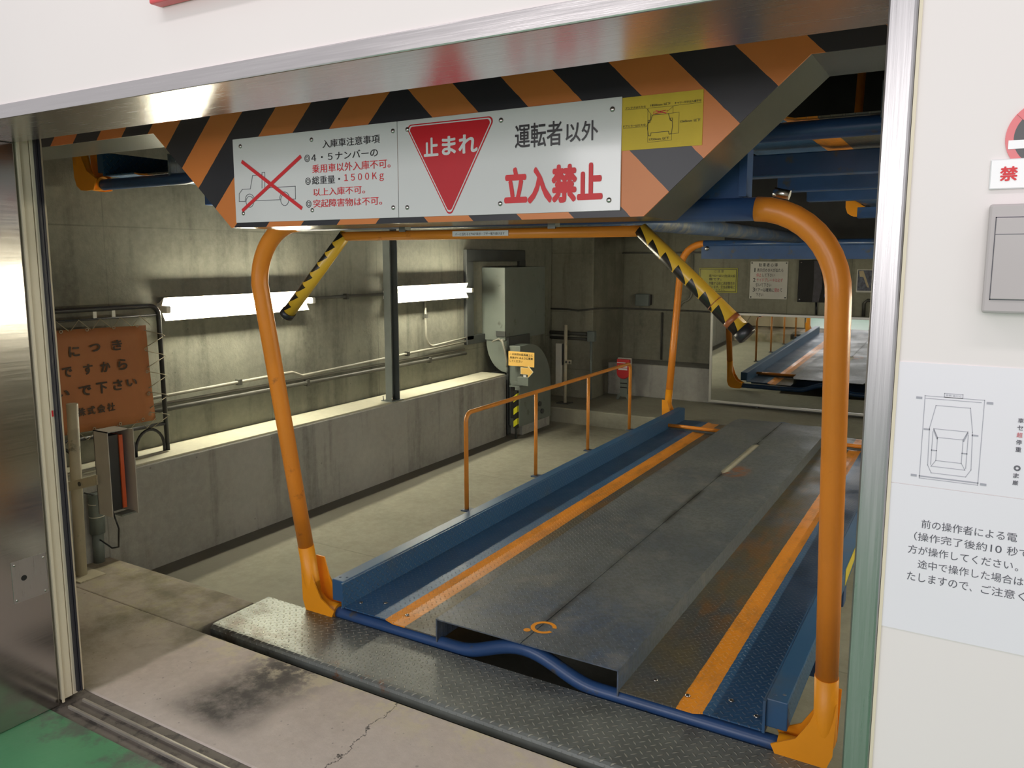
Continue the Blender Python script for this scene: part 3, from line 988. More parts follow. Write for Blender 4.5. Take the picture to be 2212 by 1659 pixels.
def pipe(name, label, path, r, mat, clips=(), group='wall conduits'):
    t = thing(name, label, 'conduit', path[0], group)
    MB().tube(path, r, 10).build('tube_run', mat, t)
    for c in clips:
        MB().box(c[0] - 0.015, c[0] + 0.02, c[1] - 0.012, c[1] + 0.012, c[2] - r - 0.008, c[2] + r + 0.008).build('clip', M['pipe_dark'], t)
    return t


px = WX + 0.02
pipe('conduit', 'pale upper conduit running along the wall below the lamps', [(px, 1.2, 0.715), (px, 2.65, 0.735), (px, 2.74, 0.70), (px, 4.75, 0.752)], 0.010, M['pipe'], [(px, 2.2, 0.73), (px, 3.9, 0.73)])
pipe('conduit', 'thin pale conduit just under the upper one on the wall', [(px - 0.012, 1.2, 0.678), (px - 0.012, 2.5, 0.678), (px - 0.012, 4.75, 0.680)], 0.007, M['pipe'])
pipe('conduit', 'dark tube imitating the shadow line under the wall conduits, with a collar joint', [(px + 0.005, 1.2, 0.645), (px + 0.005, 4.75, 0.645)], 0.014, M['pipe_dark'], [(px, 2.78, 0.645), (px, 4.2, 0.645)])  # dark tube drawn in place of the shadow line beneath the conduits
pipe('conduit', 'dark conduit leading from the near lamp to the steel column', [(px, 2.8, 1.223), (px, 3.64, 1.222)], 0.012, M['pipe_dark'], [(px, 3.2, 1.222)])
pb = [(px, 4.15, 1.15), (px, 4.16, 0.86)] + [(px, 4.26 - 0.10 * math.cos(a), 0.86 - 0.10 * math.sin(a)) for a in [PI / 2 * i / 6 for i in range(1, 7)]] + [(px, 4.75, 0.785)]
pipe('conduit', 'pale conduit dropping from the far lamp and bending towards the fan', pb, 0.009, M['pipe'], [(px, 4.155, 1.02)])

sc = thing('steel_column', 'grey steel channel column standing on the ledge between the two lamps', 'column', (-3.73, 3.4, 0.437))
MB().prism([(-3.752, 3.395), (-3.690, 3.395), (-3.690, 3.402), (-3.745, 3.402), (-3.745, 3.478), (-3.690, 3.478), (-3.690, 3.485), (-3.752, 3.485)], 'z', 0.442, 2.6).build('channel', M['column_grey'], sc)
MB().box(-3.78, -3.672, 3.375, 3.505, 0.436, 0.443).build('foot_plate', M['column_grey'], sc)
for x in (-3.768, -3.682):
    MB().cyl((x, 3.385, 0.443), (x, 3.385, 0.475), 0.004, 8).build('anchor_bolt', M['screw'], sc)

# ---- barricade frame and banner
bx = -3.80
fr = thing('barrier_frame', 'black tubular barrier frame standing on the ledge at the left wall', 'barrier', (bx, 1.1, 0.437))
zt, zb = 1.245, 0.60
path = [(bx, 1.575, 0.445), (bx, 1.568, zt - 0.05)] + [(bx, 1.518 + 0.05 * math.cos(a), zt - 0.05 + 0.05 * math.sin(a)) for a in [PI / 2 * i / 5 for i in range(1, 6)]] + [(bx, 0.47, zt)] + [(bx, 0.42, zt - 0.05), (bx, 0.42, 0.445)]
MB().tube(path, 0.0125, 12).build('outer_tube', M['black_metal'], fr)
MB().tube([(bx, 0.42, 0.61), (bx, 1.572, 0.597)], 0.010, 10).build('lower_rail', M['black_metal'], fr)
MB().tube([(bx, 0.42, 1.195), (bx, 1.567, 1.196)], 0.006, 8).build('upper_rail', M['black_metal'], fr)
for yc in (0.62, 0.97, 1.30, 1.47):
    w = 0.085
    pa = [(bx, yc - w, 0.445)] + [(bx, yc - w * math.cos(a), 0.475 + 0.105 * math.sin(a)) for a in [PI * i / 12 for i in range(13)]] + [(bx, yc + w, 0.445)]
    MB().tube(pa, 0.008, 8).build('arch', M['black_metal'], fr)
for y in (1.21, 1.31):
    MB().box(bx - 0.003, bx + 0.003, y - 0.009, y + 0.009, 1.192, 1.24).build('white_tag', M['old_white'], fr)
MB().box(bx - 0.006, bx + 0.012, 0.46, 1.56, 0.437, 0.447).build('foot_bar', M['pipe'], fr)

bn = thing('banner', 'faded orange tarpaulin with hand-painted black lettering laced to the black frame', 'banner', (bx + 0.016, 1.1, 0.63))
b = MB()
nu, nv = 14, 10
vs = []
for i in range(nu + 1):
    for j in range(nv + 1):
        u, v = i / nu, j / nv
        y = 0.50 + u * (0.975 + 0.025 * (1 - v))
        z = 0.630 + v * (0.520 - 0.004 * u) + 0.010 * math.sin(PI * u) * (1 if j == 0 else 0) + 0.015 * (1 - u) * v
        x = bx + 0.018 + 0.005 * math.sin(u * 9 + v * 4)
        vs.append((x, y, z))
fs = [(i * (nv + 1) + j, (i + 1) * (nv + 1) + j, (i + 1) * (nv + 1) + j + 1, i * (nv + 1) + j + 1) for i in range(nu) for j in range(nv)]
b.add(vs, fs, True)
sh = b.build('sheet', M['banner'], bn)
sm = sh.modifiers.new('solid', 'SOLIDIFY')
sm.thickness = 0.002
text([('に', 1.050, 1.105, 1.020, 1.073), ('つ', 1.155, 1.212, 1.035, 1.075), ('き', 1.275, 1.330, 1.030, 1.084), ('で', 1.010, 1.060, 0.925, 0.975), ('す', 1.115, 1.165, 0.925, 0.978), ('か', 1.205, 1.258, 0.926, 0.980), ('ら', 1.300, 1.352, 0.926, 0.984), ('い', 0.965, 1.040, 0.830, 0.865), ('で', 1.085, 1.150, 0.822, 0.873), ('下', 1.175, 1.235, 0.820, 0.878), ('さ', 1.265, 1.318, 0.824, 0.880), ('い', 1.340, 1.400, 0.835, 0.873), ('株', 1.070, 1.112, 0.722, 0.765), ('式', 1.122, 1.163, 0.722, 0.765), ('会', 1.174, 1.216, 0.722, 0.765), ('社', 1.226, 1.268, 0.722, 0.765)], 'x', bx + 0.0265, M['ink_banner'], bn, bold=0.035, rows=[3, 4, 5, 4])
ring = MB()
for y in (0.72, 0.87, 1.02, 1.15, 1.29, 1.42):
    for z, dz in ((1.148, 1), (0.648, -1)):
        ring.ring((y, z), 0.007, 0.004, 'x', bx + 0.0268, 12)
for z in (1.02, 0.90, 0.78, 0.67):
    ring.ring((1.462, z), 0.007, 0.004, 'x', bx + 0.0268, 12)
ring.build('eyelet', M['cord'], bn)['kind'] = 'stuff'
cd = MB()
zz = 1.10
for i in range(5):
    z0 = 1.12 - i * 0.11
    cd.tube([(bx + 0.022, 1.465, z0), (bx + 0.018, 1.57, z0 - 0.03), (bx + 0.016, 1.588, z0 - 0.04)], 0.0022, 6)
    cd.tube([(bx + 0.018, 1.572, z0 - 0.045), (bx + 0.022, 1.468, z0 - 0.09)], 0.0022, 6)
for i in range(6):
    y = 0.85 + i * 0.11
    cd.tube([(bx + 0.022, y, 0.645), (bx + 0.014, y + 0.05, 0.595), (bx + 0.022, y + 0.10, 0.645)], 0.0022, 6)
    cd.tube([(bx + 0.022, y, 1.148), (bx + 0.010, y + 0.05, 1.197), (bx + 0.022, y + 0.10, 1.148)], 0.0022, 6)
cd.build('lacing_cord', M['cord'], bn)

# ---- near sensor post
sp = thing('sensor_post', 'cream floor post by the gate carrying a grey housing with a red lens', 'sensor post', (-3.58, 0.915, 0.0))
MB().box(-3.64, -3.49, 0.86, 0.985, 0.0, 0.006).build('base_plate', M['cream_pole'], sp)
MB().cyl((-3.578, 0.917, 0.006), (-3.548, 0.917, 0.835), 0.0245, 20).build('pole', M['cream_pole'], sp)
MB().prism([(-3.635, 0.405), (-3.335, 0.492), (-3.335, 0.537), (-3.635, 0.450)], 'y', 0.878, 0.885).build('slotted_arm', M['cream_pole'], sp)
for x, z in ((-3.60, 0.438), (-3.47, 0.476)):
    MB().dome((x, 0.878, z), (0, -1, 0), 0.011, 0.006).build('bolt', M['pipe_dark'], sp)
hs = MB()
hs.box(-3.372, -3.268, 0.900, 0.904, 0.345, 0.735).box(-3.372, -3.368, 0.90, 1.004, 0.345, 0.735)
hs.box(-3.372, -3.232, 1.000, 1.004, 0.345, 0.735).box(-3.372, -3.268, 0.90, 1.004, 0.731, 0.735)
hs = hs.build('housing', M['sensor_grey'], sp)
MB().box(-3.366, -3.268, 0.955, 0.972, 0.375, 0.712).build('lens_bar', M['lens'], hs)
MB().box(-3.366, -3.275, 0.906, 0.954, 0.37, 0.715).build('dark_insert', M['black'], hs)
MB().box(-3.30, -3.245, 0.93, 0.998, 0.345, 0.352).build('lower_lug', M['fan_grey'], hs)
pp = thing('pipe_stub', 'grey plastic pipe stub with a looping black cable behind the cream post', 'pipe', (-3.68, 1.065, 0.0))
MB().cyl((-3.672, 1.065, 0.0), (-3.668, 1.065, 0.155), 0.026, 16).cyl((-3.668, 1.065, 0.15), (-3.664, 1.065, 0.353), 0.035, 18).build('pipe', M['grey_pvc'], pp)
for z in (0.235, 0.30):
    MB().cyl((-3.666, 1.065, z), (-3.666, 1.065, z + 0.004), 0.0358, 18).build('white_tie', M['old_white'], pp)
MB().tube([(-3.56, 0.95, 0.40), (-3.62, 1.0, 0.375), (-3.655, 1.06, 0.345)], 0.004, 8).tube([(-3.345, 0.95, 0.345), (-3.34, 0.97, 0.26), (-3.40, 1.0, 0.15), (-3.50, 1.03, 0.115), (-3.645, 1.06, 0.12)], 0.004, 8).build('cable', M['black'], pp)

# ================================================================== VENTILATION FAN
fn = thing('ventilation_fan', 'grey ventilation blower with square duct and round casing in the far corner', 'fan', (-3.83, 5.45, PIT))
b = MB()
for y0, y1, z0, z1 in ((4.757, 5.82, 1.47, 1.575), (4.757, 4.87, 0.76, 1.47), (5.71, 5.82, 0.76, 1.47), (4.757, 5.82, 0.72, 0.80)):
    b.box(WX, WX + 0.035, y0, y1, z0, z1)
b.build('wall_frame', M['fan_dark'], fn, bevel=0.004)
MB().box(WX + 0.001, -3.71, 5.06, 5.84, 0.742, 1.413).build('duct', M['fan_grey'], fn, bevel=0.004)
MB().box(-3.722, -3.69, 5.09, 5.50, 0.665, 0.775).build('flange', M['fan_dark'], fn, bevel=0.003)
hood = [(-3.925, 0.742)] + [(-3.70 - 0.225 * math.cos(q), 0.742 - 0.30 * math.sin(q)) for q in [PI / 2 * i / 10 for i in range(11)]] + [(-3.70, 0.742)]
MB().prism(hood, 'y', 5.075, 5.40).build('outlet_hood', M['fan_grey'], fn, bevel=0.004)
sc_p = [(5.10, -0.06), (5.71, -0.06), (5.71, 0.26)] + [(5.26 + 0.45 * math.cos(q), 0.26 + 0.44 * math.sin(q)) for q in [math.radians(4 + i * 96 / 24) for i in range(25)]] + [(5.10, 0.695)]
MB().prism(sc_p, 'x', -3.688, -3.57).build('scroll_casing', M['fan_grey'], fn, bevel=0.004)
b = MB()
for z in (0.45, 0.52, 0.58, 0.64):
    b.cyl((-3.695, 5.072, z), (-3.695, 5.064, z), 0.008, 8)
b.box(-3.702, -3.688, 5.076, 5.10, 0.41, 0.66)
b.build('seam_strip', M['fan_dark'], fn)
MB().box(-3.72, -3.575, 5.15, 5.70, PIT, -0.06).build('base_box', M['kerb'], fn, bevel=0.005)
MB().box(-3.93, -3.70, 5.10, 5.80, PIT, 0.42).build('motor_housing', M['fan_dark'], fn, bevel=0.01)
for y, z in ((5.40, 0.05), (5.52, 0.02), (5.47, 0.10)):
    MB().cyl((-3.57, y, z), (-3.555, y, z), 0.025, 12).build('knob', M['fan_dark'], fn)
MB().tube([(-3.72, 5.02, 0.76), (-3.70, 5.03, 0.68), (-3.69, 5.06, 0.56), (-3.70, 5.08, 0.50)], 0.012, 8).tube([(-3.80, 4.98, 0.735), (-3.74, 5.0, 0.765), (-3.71, 5.03, 0.72), (-3.70, 5.06, 0.60)], 0.008, 8).build('cable', M['pipe'], fn)
MB().box(-3.80, -3.70, 5.045, 5.06, 0.78, 0.83).build('corner_cap', M['fan_dark'], fn)

# ---- arrow sign on a striped post
ar = thing('arrow_post', 'black and yellow taped post topped by a small grey box in front of the fan', 'post', (-3.555, 5.0, PIT))
MB().cyl((-3.556, 5.0, PIT), (-3.556, 5.0, 0.30), 0.012, 12).build('stem', M['fan_dark'], ar)
MB().box(-3.575, -3.537, 4.985, 5.015, -0.05, 0.30).build('taped_sleeve', M['hazard'], ar)
MB().box(-3.607, -3.577, 4.985, 5.015, 0.04, 0.34).build('black_backing', M['black'], ar)
MB().box(-3.612, -3.505, 4.97, 5.03, 0.335, 0.345).box(-3.612, -3.53, 4.98, 5.02, 0.375, 0.384).build('bracket', M['fan_grey'], ar)
MB().box(-3.521, -3.408, 4.96, 5.04, 0.355, 0.435).build('control_box', M['fan_grey'], ar, bevel=0.004)
MB().box(-3.472, -3.442, 4.985, 4.992, 0.432, 0.475).build('white_stem', M['sign_white'], ar)
aw = thing('arrow_marker', 'amber arrow plate pointing sideways above the small grey box', 'arrow sign', (-3.43, 4.98, 0.43))
pl = [(-3.497, 0.520), (-3.420, 0.520), (-3.420, 0.540), (-3.366, 0.485), (-3.420, 0.428), (-3.420, 0.457), (-3.497, 0.457)]
MB().prism(pl, 'y', 4.978, 4.984).build('plate', M['amber_edge'], aw)
c0 = Vector((-3.432, 0.487))
MB().prism([tuple(c0 + (Vector(p) - c0) * 0.90) for p in pl], 'y', 4.9765, 4.978).build('amber_face', M['amber'], aw)
nb = thing('guidance_board', 'small amber board with three lines of print above the arrow', 'notice', (-3.51, 5.02, 0.522))
MB().box(-3.648, -3.379, 5.018, 5.024, 0.522, 0.655).build('board', M['amber'], nb)
text([('この矢印の延長線上に', -3.632, -3.392, 0.618, 0.641), ('身体がくるように乗車', -3.632, -3.392, 0.587, 0.610), ('してください', -3.632, -3.50, 0.556, 0.578)], 'y', 5.0165, M['ink_brown'], nb, bold=0.01)
MB().box(-3.50, -3.485, 5.024, 5.03, 0.436, 0.53).build('support', M['fan_dark'], nb)

# ================================================================== REAR WALL ITEMS
pipe('conduit', 'pair of thick dark conduits crossing the pilaster behind the cream rear pole', [(-3.95, 6.425, 0.70), (-3.48, 6.425, 0.70)], 0.020, M['pipe_dark'], [(-3.75, 6.43, 0.70)])
pipe('conduit', 'lower dark conduit under the thick one on the pilaster', [(-3.95, 6.425, 0.645), (-3.48, 6.425, 0.645)], 0.016, M['pipe_dark'])
t = pipe('conduit', 'grey vertical pipe with a square junction box at the pilaster corner', [(-3.458, 6.41, 0.005), (-3.458, 6.41, 0.64)], 0.014, M['grey_pvc'])
MB().box(-3.50, -3.415, 6.39, 6.45, 0.625, 0.735).build('junction_box', M['grey_pvc'], t, bevel=0.004)
cab = [(-3.95, 6.43, 0.955), (-3.75, 6.43, 0.955), (-3.62, 6.43, 0.945), (-3.46, 6.44, 0.965), (-3.44, 6.6, 0.965), (-3.44, 7.2, 0.935), (-3.40, 7.245, 0.93), (-2.5, 7.25, 0.925), (-0.6, 7.25, 0.905)]
pipe('wall_cable', 'dark sagging cable strung along the rear wall above the mirror', cab, 0.010, M['pipe_dark'])
pipe('conduit', 'thin grey conduit running down the rear wall to the kerb ledge', [(-2.985, 7.25, 0.90), (-2.985, 7.25, 0.37)], 0.010, M['pipe_dark'])
pc = [(-2.66, 7.25, 1.62), (-2.66, 7.25, 1.12)] + [(-2.66 - 0.08 * (1 - math.cos(a)), 7.25, 1.12 - 0.09 * math.sin(a)) for a in [PI / 2 * i / 5 for i in range(1, 6)]] + [(-2.80, 7.25, 0.96)]
pipe('conduit', 'thin bent conduit behind the rear orange post', pc, 0.010, M['pipe'])

t = thing('junction_box', 'small dark grey box mounted high on the rear wall left of the signs', 'box', (-3.21, 7.23, 0.95))
MB().box(-3.29, -3.13, 7.20, 7.27, 0.965, 1.10).build('box_body', M['grey_pvc'], t, bevel=0.008)
MB().box(-3.128, -3.112, 7.205, 7.26, 0.98, 1.095).build('side_plate', M['black'], t)

cp = thing('rear_sensor_pole', 'cream pole with a tall white panel standing on the rear platform', 'sensor post', (-3.607, 6.1, 0.0))
MB().box(-3.68, -3.54, 6.04, 6.16, 0.0, 0.008).build('base_plate', M['fan_dark'], cp)
MB().cyl((-3.607, 6.1, 0.008), (-3.605, 6.1, 0.817), 0.0185, 16).build('pole', M['cream_pole'], cp)
MB().box(-3.712, -3.645, 6.085, 6.12, 0.19, 0.624).build('panel', M['old_white'], cp, bevel=0.003)
MB().box(-3.645, -3.632, 6.09, 6.115, 0.40, 0.62).build('panel_edge', M['fan_dark'], cp)
MB().box(-3.602, -3.528, 6.075, 6.082, 0.415, 0.46).build('bracket', M['cream_pole'], cp)
for x in (-3.585, -3.545):
    MB().dome((x, 6.075, 0.437), (0, -1, 0), 0.011, 0.005).build('bolt', M['fan_dark'], cp)

rd = thing('emergency_stop_stand', 'red call box on a low grey stand by the rear kerb', 'call box', (-3.165, 6.6, 0.0))
MB().prism([(-3.24, 0.0), (-3.22, 0.06), (-3.195, 0.075), (-3.195, 0.23), (-3.115, 0.23), (-3.115, 0.075), (-3.10, 0.06), (-3.085, 0.0), (-3.105, 0.0), (-3.13, 0.035), (-3.195, 0.035), (-3.215, 0.0)], 'y', 6.585, 6.615).build('stand', M['fan_grey'], rd)
for z in (0.13, 0.175):
    MB().box(-3.194, -3.116, 6.580, 6.586, z, z + 0.010).build('dark_slot', M['black'], rd)
MB().box(-3.235, -3.075, 6.59, 6.62, 0.30, 0.452).build('back_plate', M['sensor_grey'], rd, bevel=0.01)
bod = [(-3.228, 0.44), (-3.082, 0.44), (-3.082, 0.30)] + [(-3.155 + 0.073 * math.cos(a), 0.295 + 0.065 * math.sin(a)) for a in [-PI * i / 12 for i in range(0, 13)]] + [(-3.228, 0.30)]
MB().prism(bod, 'y', 6.555, 6.59).build('red_body', M['red_plastic'], rd, bevel=0.008)
MB().box(-3.222, -3.125, 6.5525, 6.555, 0.398, 0.407).box(-3.206, -3.105, 6.5525, 6.555, 0.352, 0.375).box(-3.206, -3.105, 6.5525, 6.555, 0.325, 0.345).build('white_label', M['sign_white'], rd)

BY = 7.268
s = thing('driver_rules_sign', 'white numbered driver rules plate on the rear wall above the mirror', 'sign', (-1.85, BY, 1.076))
MB().box(-2.043, -1.664, BY - 0.006, BY, 1.078, 1.463).build('plate', M['old_white'], s, bevel=0.001)
TB = BY - 0.0075
text([('駐 車 者 心 得', -1.955, -1.768, 1.409, 1.446), ('1', -2.000, -1.990, 1.354, 1.396), ('表示灯のＯＫが出たら', -1.972, -1.710, 1.356, 1.392), ('して下さい', -1.917, -1.795, 1.306, 1.340), ('2', -2.010, -1.985, 1.252, 1.293), ('引いて下さい', -1.980, -1.822, 1.204, 1.240), ('3', -2.010, -1.986, 1.150, 1.192), ('ドアーは確実に', -1.980, -1.795, 1.150, 1.190), ('て', -1.735, -1.712, 1.153, 1.188), ('下さい', -1.975, -1.900, 1.102, 1.136)], 'y', TB, M['ink'], s, bold=0.012)
text([('停止', -1.978, -1.928, 1.304, 1.342), ('サイドブレーキは必ず', -1.975, -1.710, 1.253, 1.292), ('閉め', -1.788, -1.740, 1.150, 1.190)], 'y', TB, M['ink_red_soft'], s, bold=0.012)
for x in (-2.027, -1.680):
    for z in (1.094, 1.447):
        MB().dome((x, BY - 0.006, z), (0, -1, 0), 0.008, 0.004, 8).build('screw', M['fan_dark'], s)
s = thing('yellow_notice', 'yellow plate with rounded frame and small print beside the white rules plate', 'sign', (-2.38, BY, 1.13))
MB().box(-2.586, -2.172, BY - 0.006, BY, 1.132, 1.394).build('plate', M['yellow_sign'], s, bevel=0.003)
MB().line([(-2.572, 1.145), (-2.572, 1.381), (-2.186, 1.381), (-2.186, 1.145)], 0.005, 'y', TB, True).build('border', M['ink_brown'], s)
text([('ご 注 意', -2.42, -2.32, 1.345, 1.374), ('扉ハローロン(泡)消火設', -2.475, -2.197, 1.292, 1.325), ('備です。', -2.475, -2.34, 1.260, 1.288), ('作動する前に退避警告を', -2.475, -2.197, 1.214, 1.248), ('行います。至急避難場に', -2.475, -2.197, 1.176, 1.208), ('出て下さい。', -2.470, -2.30, 1.150, 1.170)], 'y', TB, M['ink_brown'], s, bold=0.004)
s = thing('indicator_panel', 'black unlit indicator panel with a grey band on the rear wall', 'display panel', (-1.35, BY, 1.055))
MB().box(-1.553, -1.190, BY - 0.045, BY, 1.057, 1.477).build('case', M['matt_black'], s, bevel=0.004)
MB().prism([(-1.408, 1.060), (-1.348, 1.060), (-1.322, 1.20), (-1.322, 1.30), (-1.335, 1.33), (-1.328, 1.472), (-1.408, 1.472), (-1.402, 1.25)], 'y', BY - 0.047, BY - 0.045).build('grey_band', M['band_grey'], s)
MB().ring((-1.252, 1.128), 0.035, 0.022, 'y', BY - 0.047, 24).build('blue_ring', M['band_blue'], s)
MB().tube([(-1.375, BY - 0.012, 1.06), (-1.368, BY - 0.012, 0.93)], 0.010, 8).build('cable', M['black'], s)
for x, z in ((-1.53, 1.455), (-1.53, 1.085)):
    MB().dome((x, BY - 0.045, z), (0, -1, 0), 0.008, 0.004, 8).build('screw', M['screw'], s)
s = thing('photo_card', 'small white-edged photo print with a pale diagonal streak on the rear wall', 'poster', (-0.92, BY, 1.166))
MB().box(-1.013, -0.840, BY - 0.004, BY, 1.166, 1.388).build('card', M['old_white'], s)
MB().box(-1.003, -0.850, BY - 0.005, BY - 0.004, 1.182, 1.380).build('print', M['poster'], s)
MB().flat([(-0.995, 1.372), (-0.955, 1.376), (-0.90, 1.23), (-0.895, 1.212), (-0.915, 1.216), (-0.953, 1.315), (-0.985, 1.318)], 'y', BY - 0.006).build('pale_shape', M['skin_tone'], s)
t = pipe('conduit', 'dark elbow conduit low on the rear wall at the far right of the signs', [(-0.93, 7.25, 0.93), (-0.93, 7.25, 1.06), (-0.90, 7.25, 1.09), (-0.70, 7.25, 1.09)], 0.016, M['pipe_dark'])

# ---- mirror (leans slightly forward)
mr = bpy.data.objects.new('wall_mirror', None)
COL.objects.link(mr)
mr.location = (-1.2, 6.733, 0.5)
ORG[mr] = Vector((0, 0, 0))
tag(mr, 'wide low mirror in a thin aluminium frame standing before the rear kerb', 'mirror')
mr.rotation_euler = (math.radians(1.268), 0, math.radians(-0.28))
ux0, ux1, vz0, vz1 = -1.075, 1.10, -0.452, 0.446
MB().box(ux0, ux1, 0.0, 0.006, vz0, vz1).build('glass', M['mirror'], mr)
b = MB()
for a in ((ux0 - 0.012, ux1 + 0.012, vz0 - 0.012, vz0 + 0.010), (ux0 - 0.012, ux1 + 0.012, vz1 - 0.010, vz1 + 0.014), (ux0 - 0.012, ux0 + 0.012, vz0, vz1), (ux1 - 0.012, ux1 + 0.012, vz0, vz1)):
    b.box(a[0], a[1], -0.008, 0.012, a[2], a[3])
b.build('frame', M['alu'], mr, bevel=0.002)
b = MB()
for x in (-0.6, 0.5):
    b.box(x - 0.012, x + 0.012, 0.0, 0.10, vz0 - 0.03, vz0 - 0.006)
    b.box(x - 0.012, x + 0.012, 0.0, 0.10, vz1 - 0.02, vz1 - 0.006)
b.build('bracket', M['fan_dark'], mr)
for o in mr.children:
    ORG[o] = Vector((0, 0, 0))

# ================================================================== FACADE FITTINGS
ap = thing('access_plate', 'square steel access plate with a dark key hole on the left gate jamb', 'plate', (XL, 0.175, 0.41))
MB().box(XL, XL + 0.0012, 0.122, 0.231, 0.405, 0.543).build('plate', M['steel_z'], ap, bevel=0.0005)
for y, z in ((0.132, 0.531), (0.222, 0.529), (0.222, 0.415), (0.132, 0.415)):
    MB().dome((XL + 0.001, y, z), (1, 0, 0), 0.0045, 0.003).build('screw', M['screw'], ap)
MB().cyl((XL + 0.0012, 0.158, 0.481), (XL + 0.002, 0.158, 0.481), 0.009, 16).build('key_hole', M['hole'], ap)

o = tag(MB().box(-1.516, -0.9, -0.03, 0.0, 2.020, 2.35).build('box_sign', M['pink_red'], bevel=0.004), 'corner of a red box sign on the white header', 'sign')

s = thing('no_smoking_sign', 'round red-ringed no smoking symbol on the white wall', 'sign', (0.06, 0, 1.60))
MB().prism([(0.0605 + 0.0425 * math.cos(2 * PI * i / 48), 1.640 + 0.0425 * math.sin(2 * PI * i / 48)) for i in range(48)], 'y', -0.002, 0.0).build('disc', M['sign_red'], s)
MB().flat([(0.0605 + 0.034 * math.cos(2 * PI * i / 48), 1.640 + 0.034 * math.sin(2 * PI * i / 48)) for i in range(48)], 'y', -0.0023).build('dark_field', M['ink'], s)
MB().box(0.0215, 0.09, -0.0029, -0.0025, 1.6275, 1.6375).build('cigarette', M['sign_white'], s)
MB().line([(0.0605 - 0.027, 1.640 + 0.027), (0.0605 + 0.027, 1.640 - 0.027)], 0.008, 'y', -0.0031).build('slash', M['sign_red'], s)
s = thing('smoking_ban_plate', 'small white plate with red lettering under the no smoking symbol', 'sign', (0.06, 0, 1.58))
MB().box(0.005, 0.118, -0.004, 0.0, 1.581, 1.6165).build('plate', M['sign_white'], s, bevel=0.0015)
text([('禁', 0.0155, 0.0335, 1.5905, 1.6075), ('煙', 0.052, 0.070, 1.5905, 1.6075)], 'y', -0.0046, M['ink_red'], s, bold=0.03)

s = thing('control_cabinet', 'satin grey metal control cabinet on the white wall under the no smoking plate', 'cabinet', (0.10, 0, 1.434))
MB().box(0.0075, 0.21, -0.028, 0.0, 1.4345, 1.5625).build('case', M['box_metal'], s, bevel=0.003)
MB().box(0.0155, 0.202, -0.0305, -0.028, 1.4515, 1.5465).build('front_panel', M['box_metal'], s, bevel=0.0008)
MB().line([(0.0152, 1.4510), (0.0152, 1.5470), (0.21, 1.5470)], 0.0012, 'y', -0.0284).line([(0.0152, 1.4510), (0.21, 1.4510)], 0.0012, 'y', -0.0284).line([(0.0155, 1.5275), (0.202, 1.5275)], 0.0008, 'y', -0.0307).build('seam', M['ink_soft'], s)

s = thing('diagram_sheet', 'laminated white sheet with a top-view car diagram on the right wall', 'notice', (0.06, 0, 1.206))
MB().box(-0.0825, 0.22, -0.0012, 0.0, 1.2065, 1.367).build('sheet', M['paper'], s)
E0 = -0.0016


def dg(u, v):
    return (-0.0465 + u * 0.0655, 1.3250 - v * 0.1085)


b = MB()
wv = 0.0007
b.line([dg(0, 0), dg(1, 0), dg(1, 1), dg(0, 1)], wv, 'y', E0, True)
b.line([dg(0.01, 0.03), dg(0.95, 0.03)], wv, 'y', E0)
b.line([dg(0, 0.975), dg(1, 0.975)], 0.0016, 'y', E0)
b.line([dg(.2, .105), dg(.78, .105), dg(.845, .385), dg(.87, .83), dg(.79, .92), dg(.20, .92), dg(.13, .83), dg(.115, .385)], wv, 'y', E0, True)
b.line([dg(.19, .385), dg(.77, .385), dg(.70, .485), dg(.265, .485)], wv, 'y', E0, True)
b.line([dg(.19, .84), dg(.77, .84), dg(.70, .765), dg(.265, .765)], wv, 'y', E0, True)
b.line([dg(.265, .485), dg(.265, .765)], wv, 'y', E0).line([dg(.70, .485), dg(.70, .765)], wv, 'y', E0)
b.line([dg(.18, .42), dg(.18, .82)], wv, 'y', E0).line([dg(.78, .42), dg(.78, .82)], wv, 'y', E0)
b.line([dg(.19, .40), dg(.26, .50)], 0.0014, 'y', E0).line([dg(.77, .40), dg(.71, .50)], 0.0014, 'y', E0)
b.line([dg(.18, .645), dg(.26, .645)], 0.0014, 'y', E0).line([dg(.70, .645), dg(.78, .645)], 0.0014, 'y', E0)
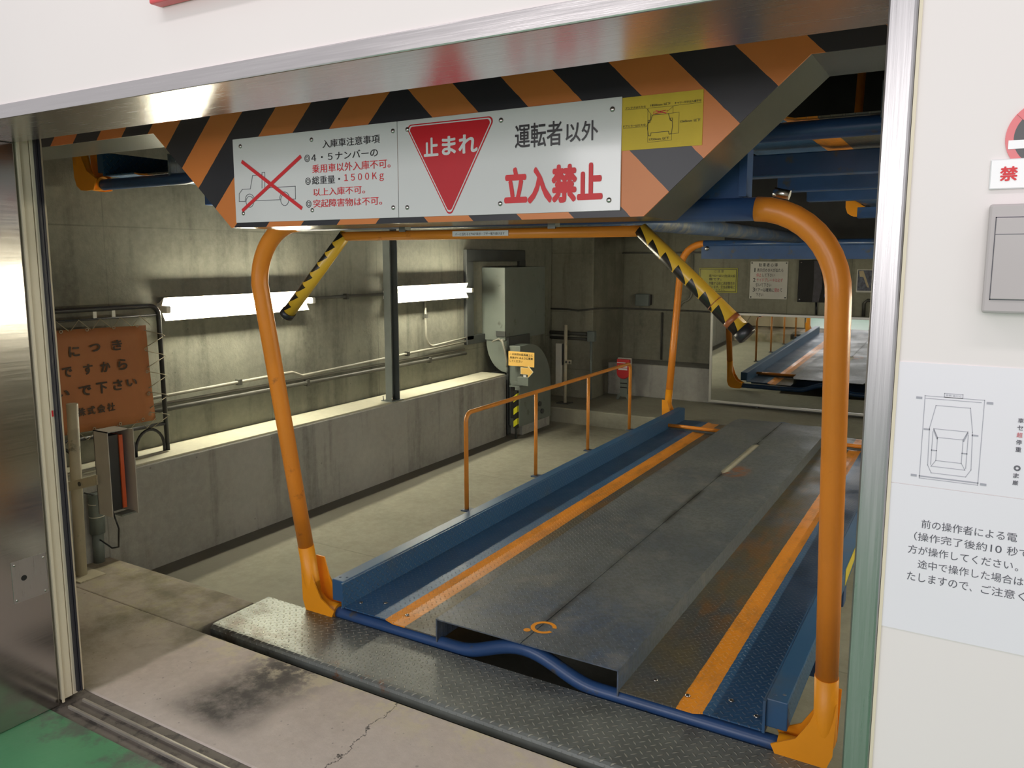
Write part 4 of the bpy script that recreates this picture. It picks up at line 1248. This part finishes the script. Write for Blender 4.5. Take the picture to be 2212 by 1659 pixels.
b.line([dg(.03, .40), dg(.11, .40)], 0.002, 'y', E0).line([dg(.85, .42), dg(.93, .42)], 0.002, 'y', E0)
for u, v in ((-.10, .03), (1.09, .03), (-.10, .975), (1.09, .985)):
    b.line([dg(u - .03, v), dg(u + .03, v)], 0.003, 'y', E0)
b.line([dg(.33, -.045), dg(.64, -.045), dg(.64, 0), dg(.33, 0)], wv, 'y', E0, True)
b.build('car_diagram', M['ink_grey'], s)
text([('車輌 進行方', -0.0235, -0.006, 1.3262, 1.3288)], 'y', E0, M['ink_grey'], s)
text([('車', 0.0555, 0.0615, 1.3005, 1.3065), ('セ', 0.0555, 0.0615, 1.2915, 1.2975), ('停', 0.0555, 0.0615, 1.2735, 1.2795), ('重', 0.0555, 0.0615, 1.2645, 1.2705), ('◎', 0.0555, 0.0625, 1.2405, 1.2475), ('ま', 0.0555, 0.0615, 1.2315, 1.2375), ('厳', 0.0555, 0.0615, 1.2225, 1.2285)], 'y', E0, M['ink_soft'], s, bold=0.01)
text([('超', 0.0555, 0.0615, 1.2825, 1.2885)], 'y', E0, M['ink_red_soft'], s, bold=0.01)

s = thing('operation_sheet', 'laminated white sheet of large printed text below the car diagram sheet', 'notice', (0.06, 0, 1.005))
MB().box(-0.0815, 0.22, -0.0012, 0.0, 1.0055, 1.2055).build('sheet', M['paper'], s)
cw = 0.0119


def row(st, x, z):
    return (st, x, x + cw * len(st) * 0.985, z - 0.0058, z + 0.0058)


text([row('前の操作者による電', -0.0400, 1.1560), row('（操作完了後約', -0.0475, 1.1380), row('10', 0.0385, 1.1380)[:2] + (0.0505, 1.1330, 1.1425), row('秒で', 0.0560, 1.1380), row('方が操作してください', -0.0535, 1.1195), ('。', 0.0660, 0.0695, 1.1135, 1.1170), row('途中で操作した場合は', -0.0410, 1.1010), row('たしますので', -0.0525, 1.0825), ('、', 0.0195, 0.0220, 1.0765, 1.0800), row('ご注意く', 0.0320, 1.0825)], 'y', E0, M['ink_soft'], s, bold=0.0)
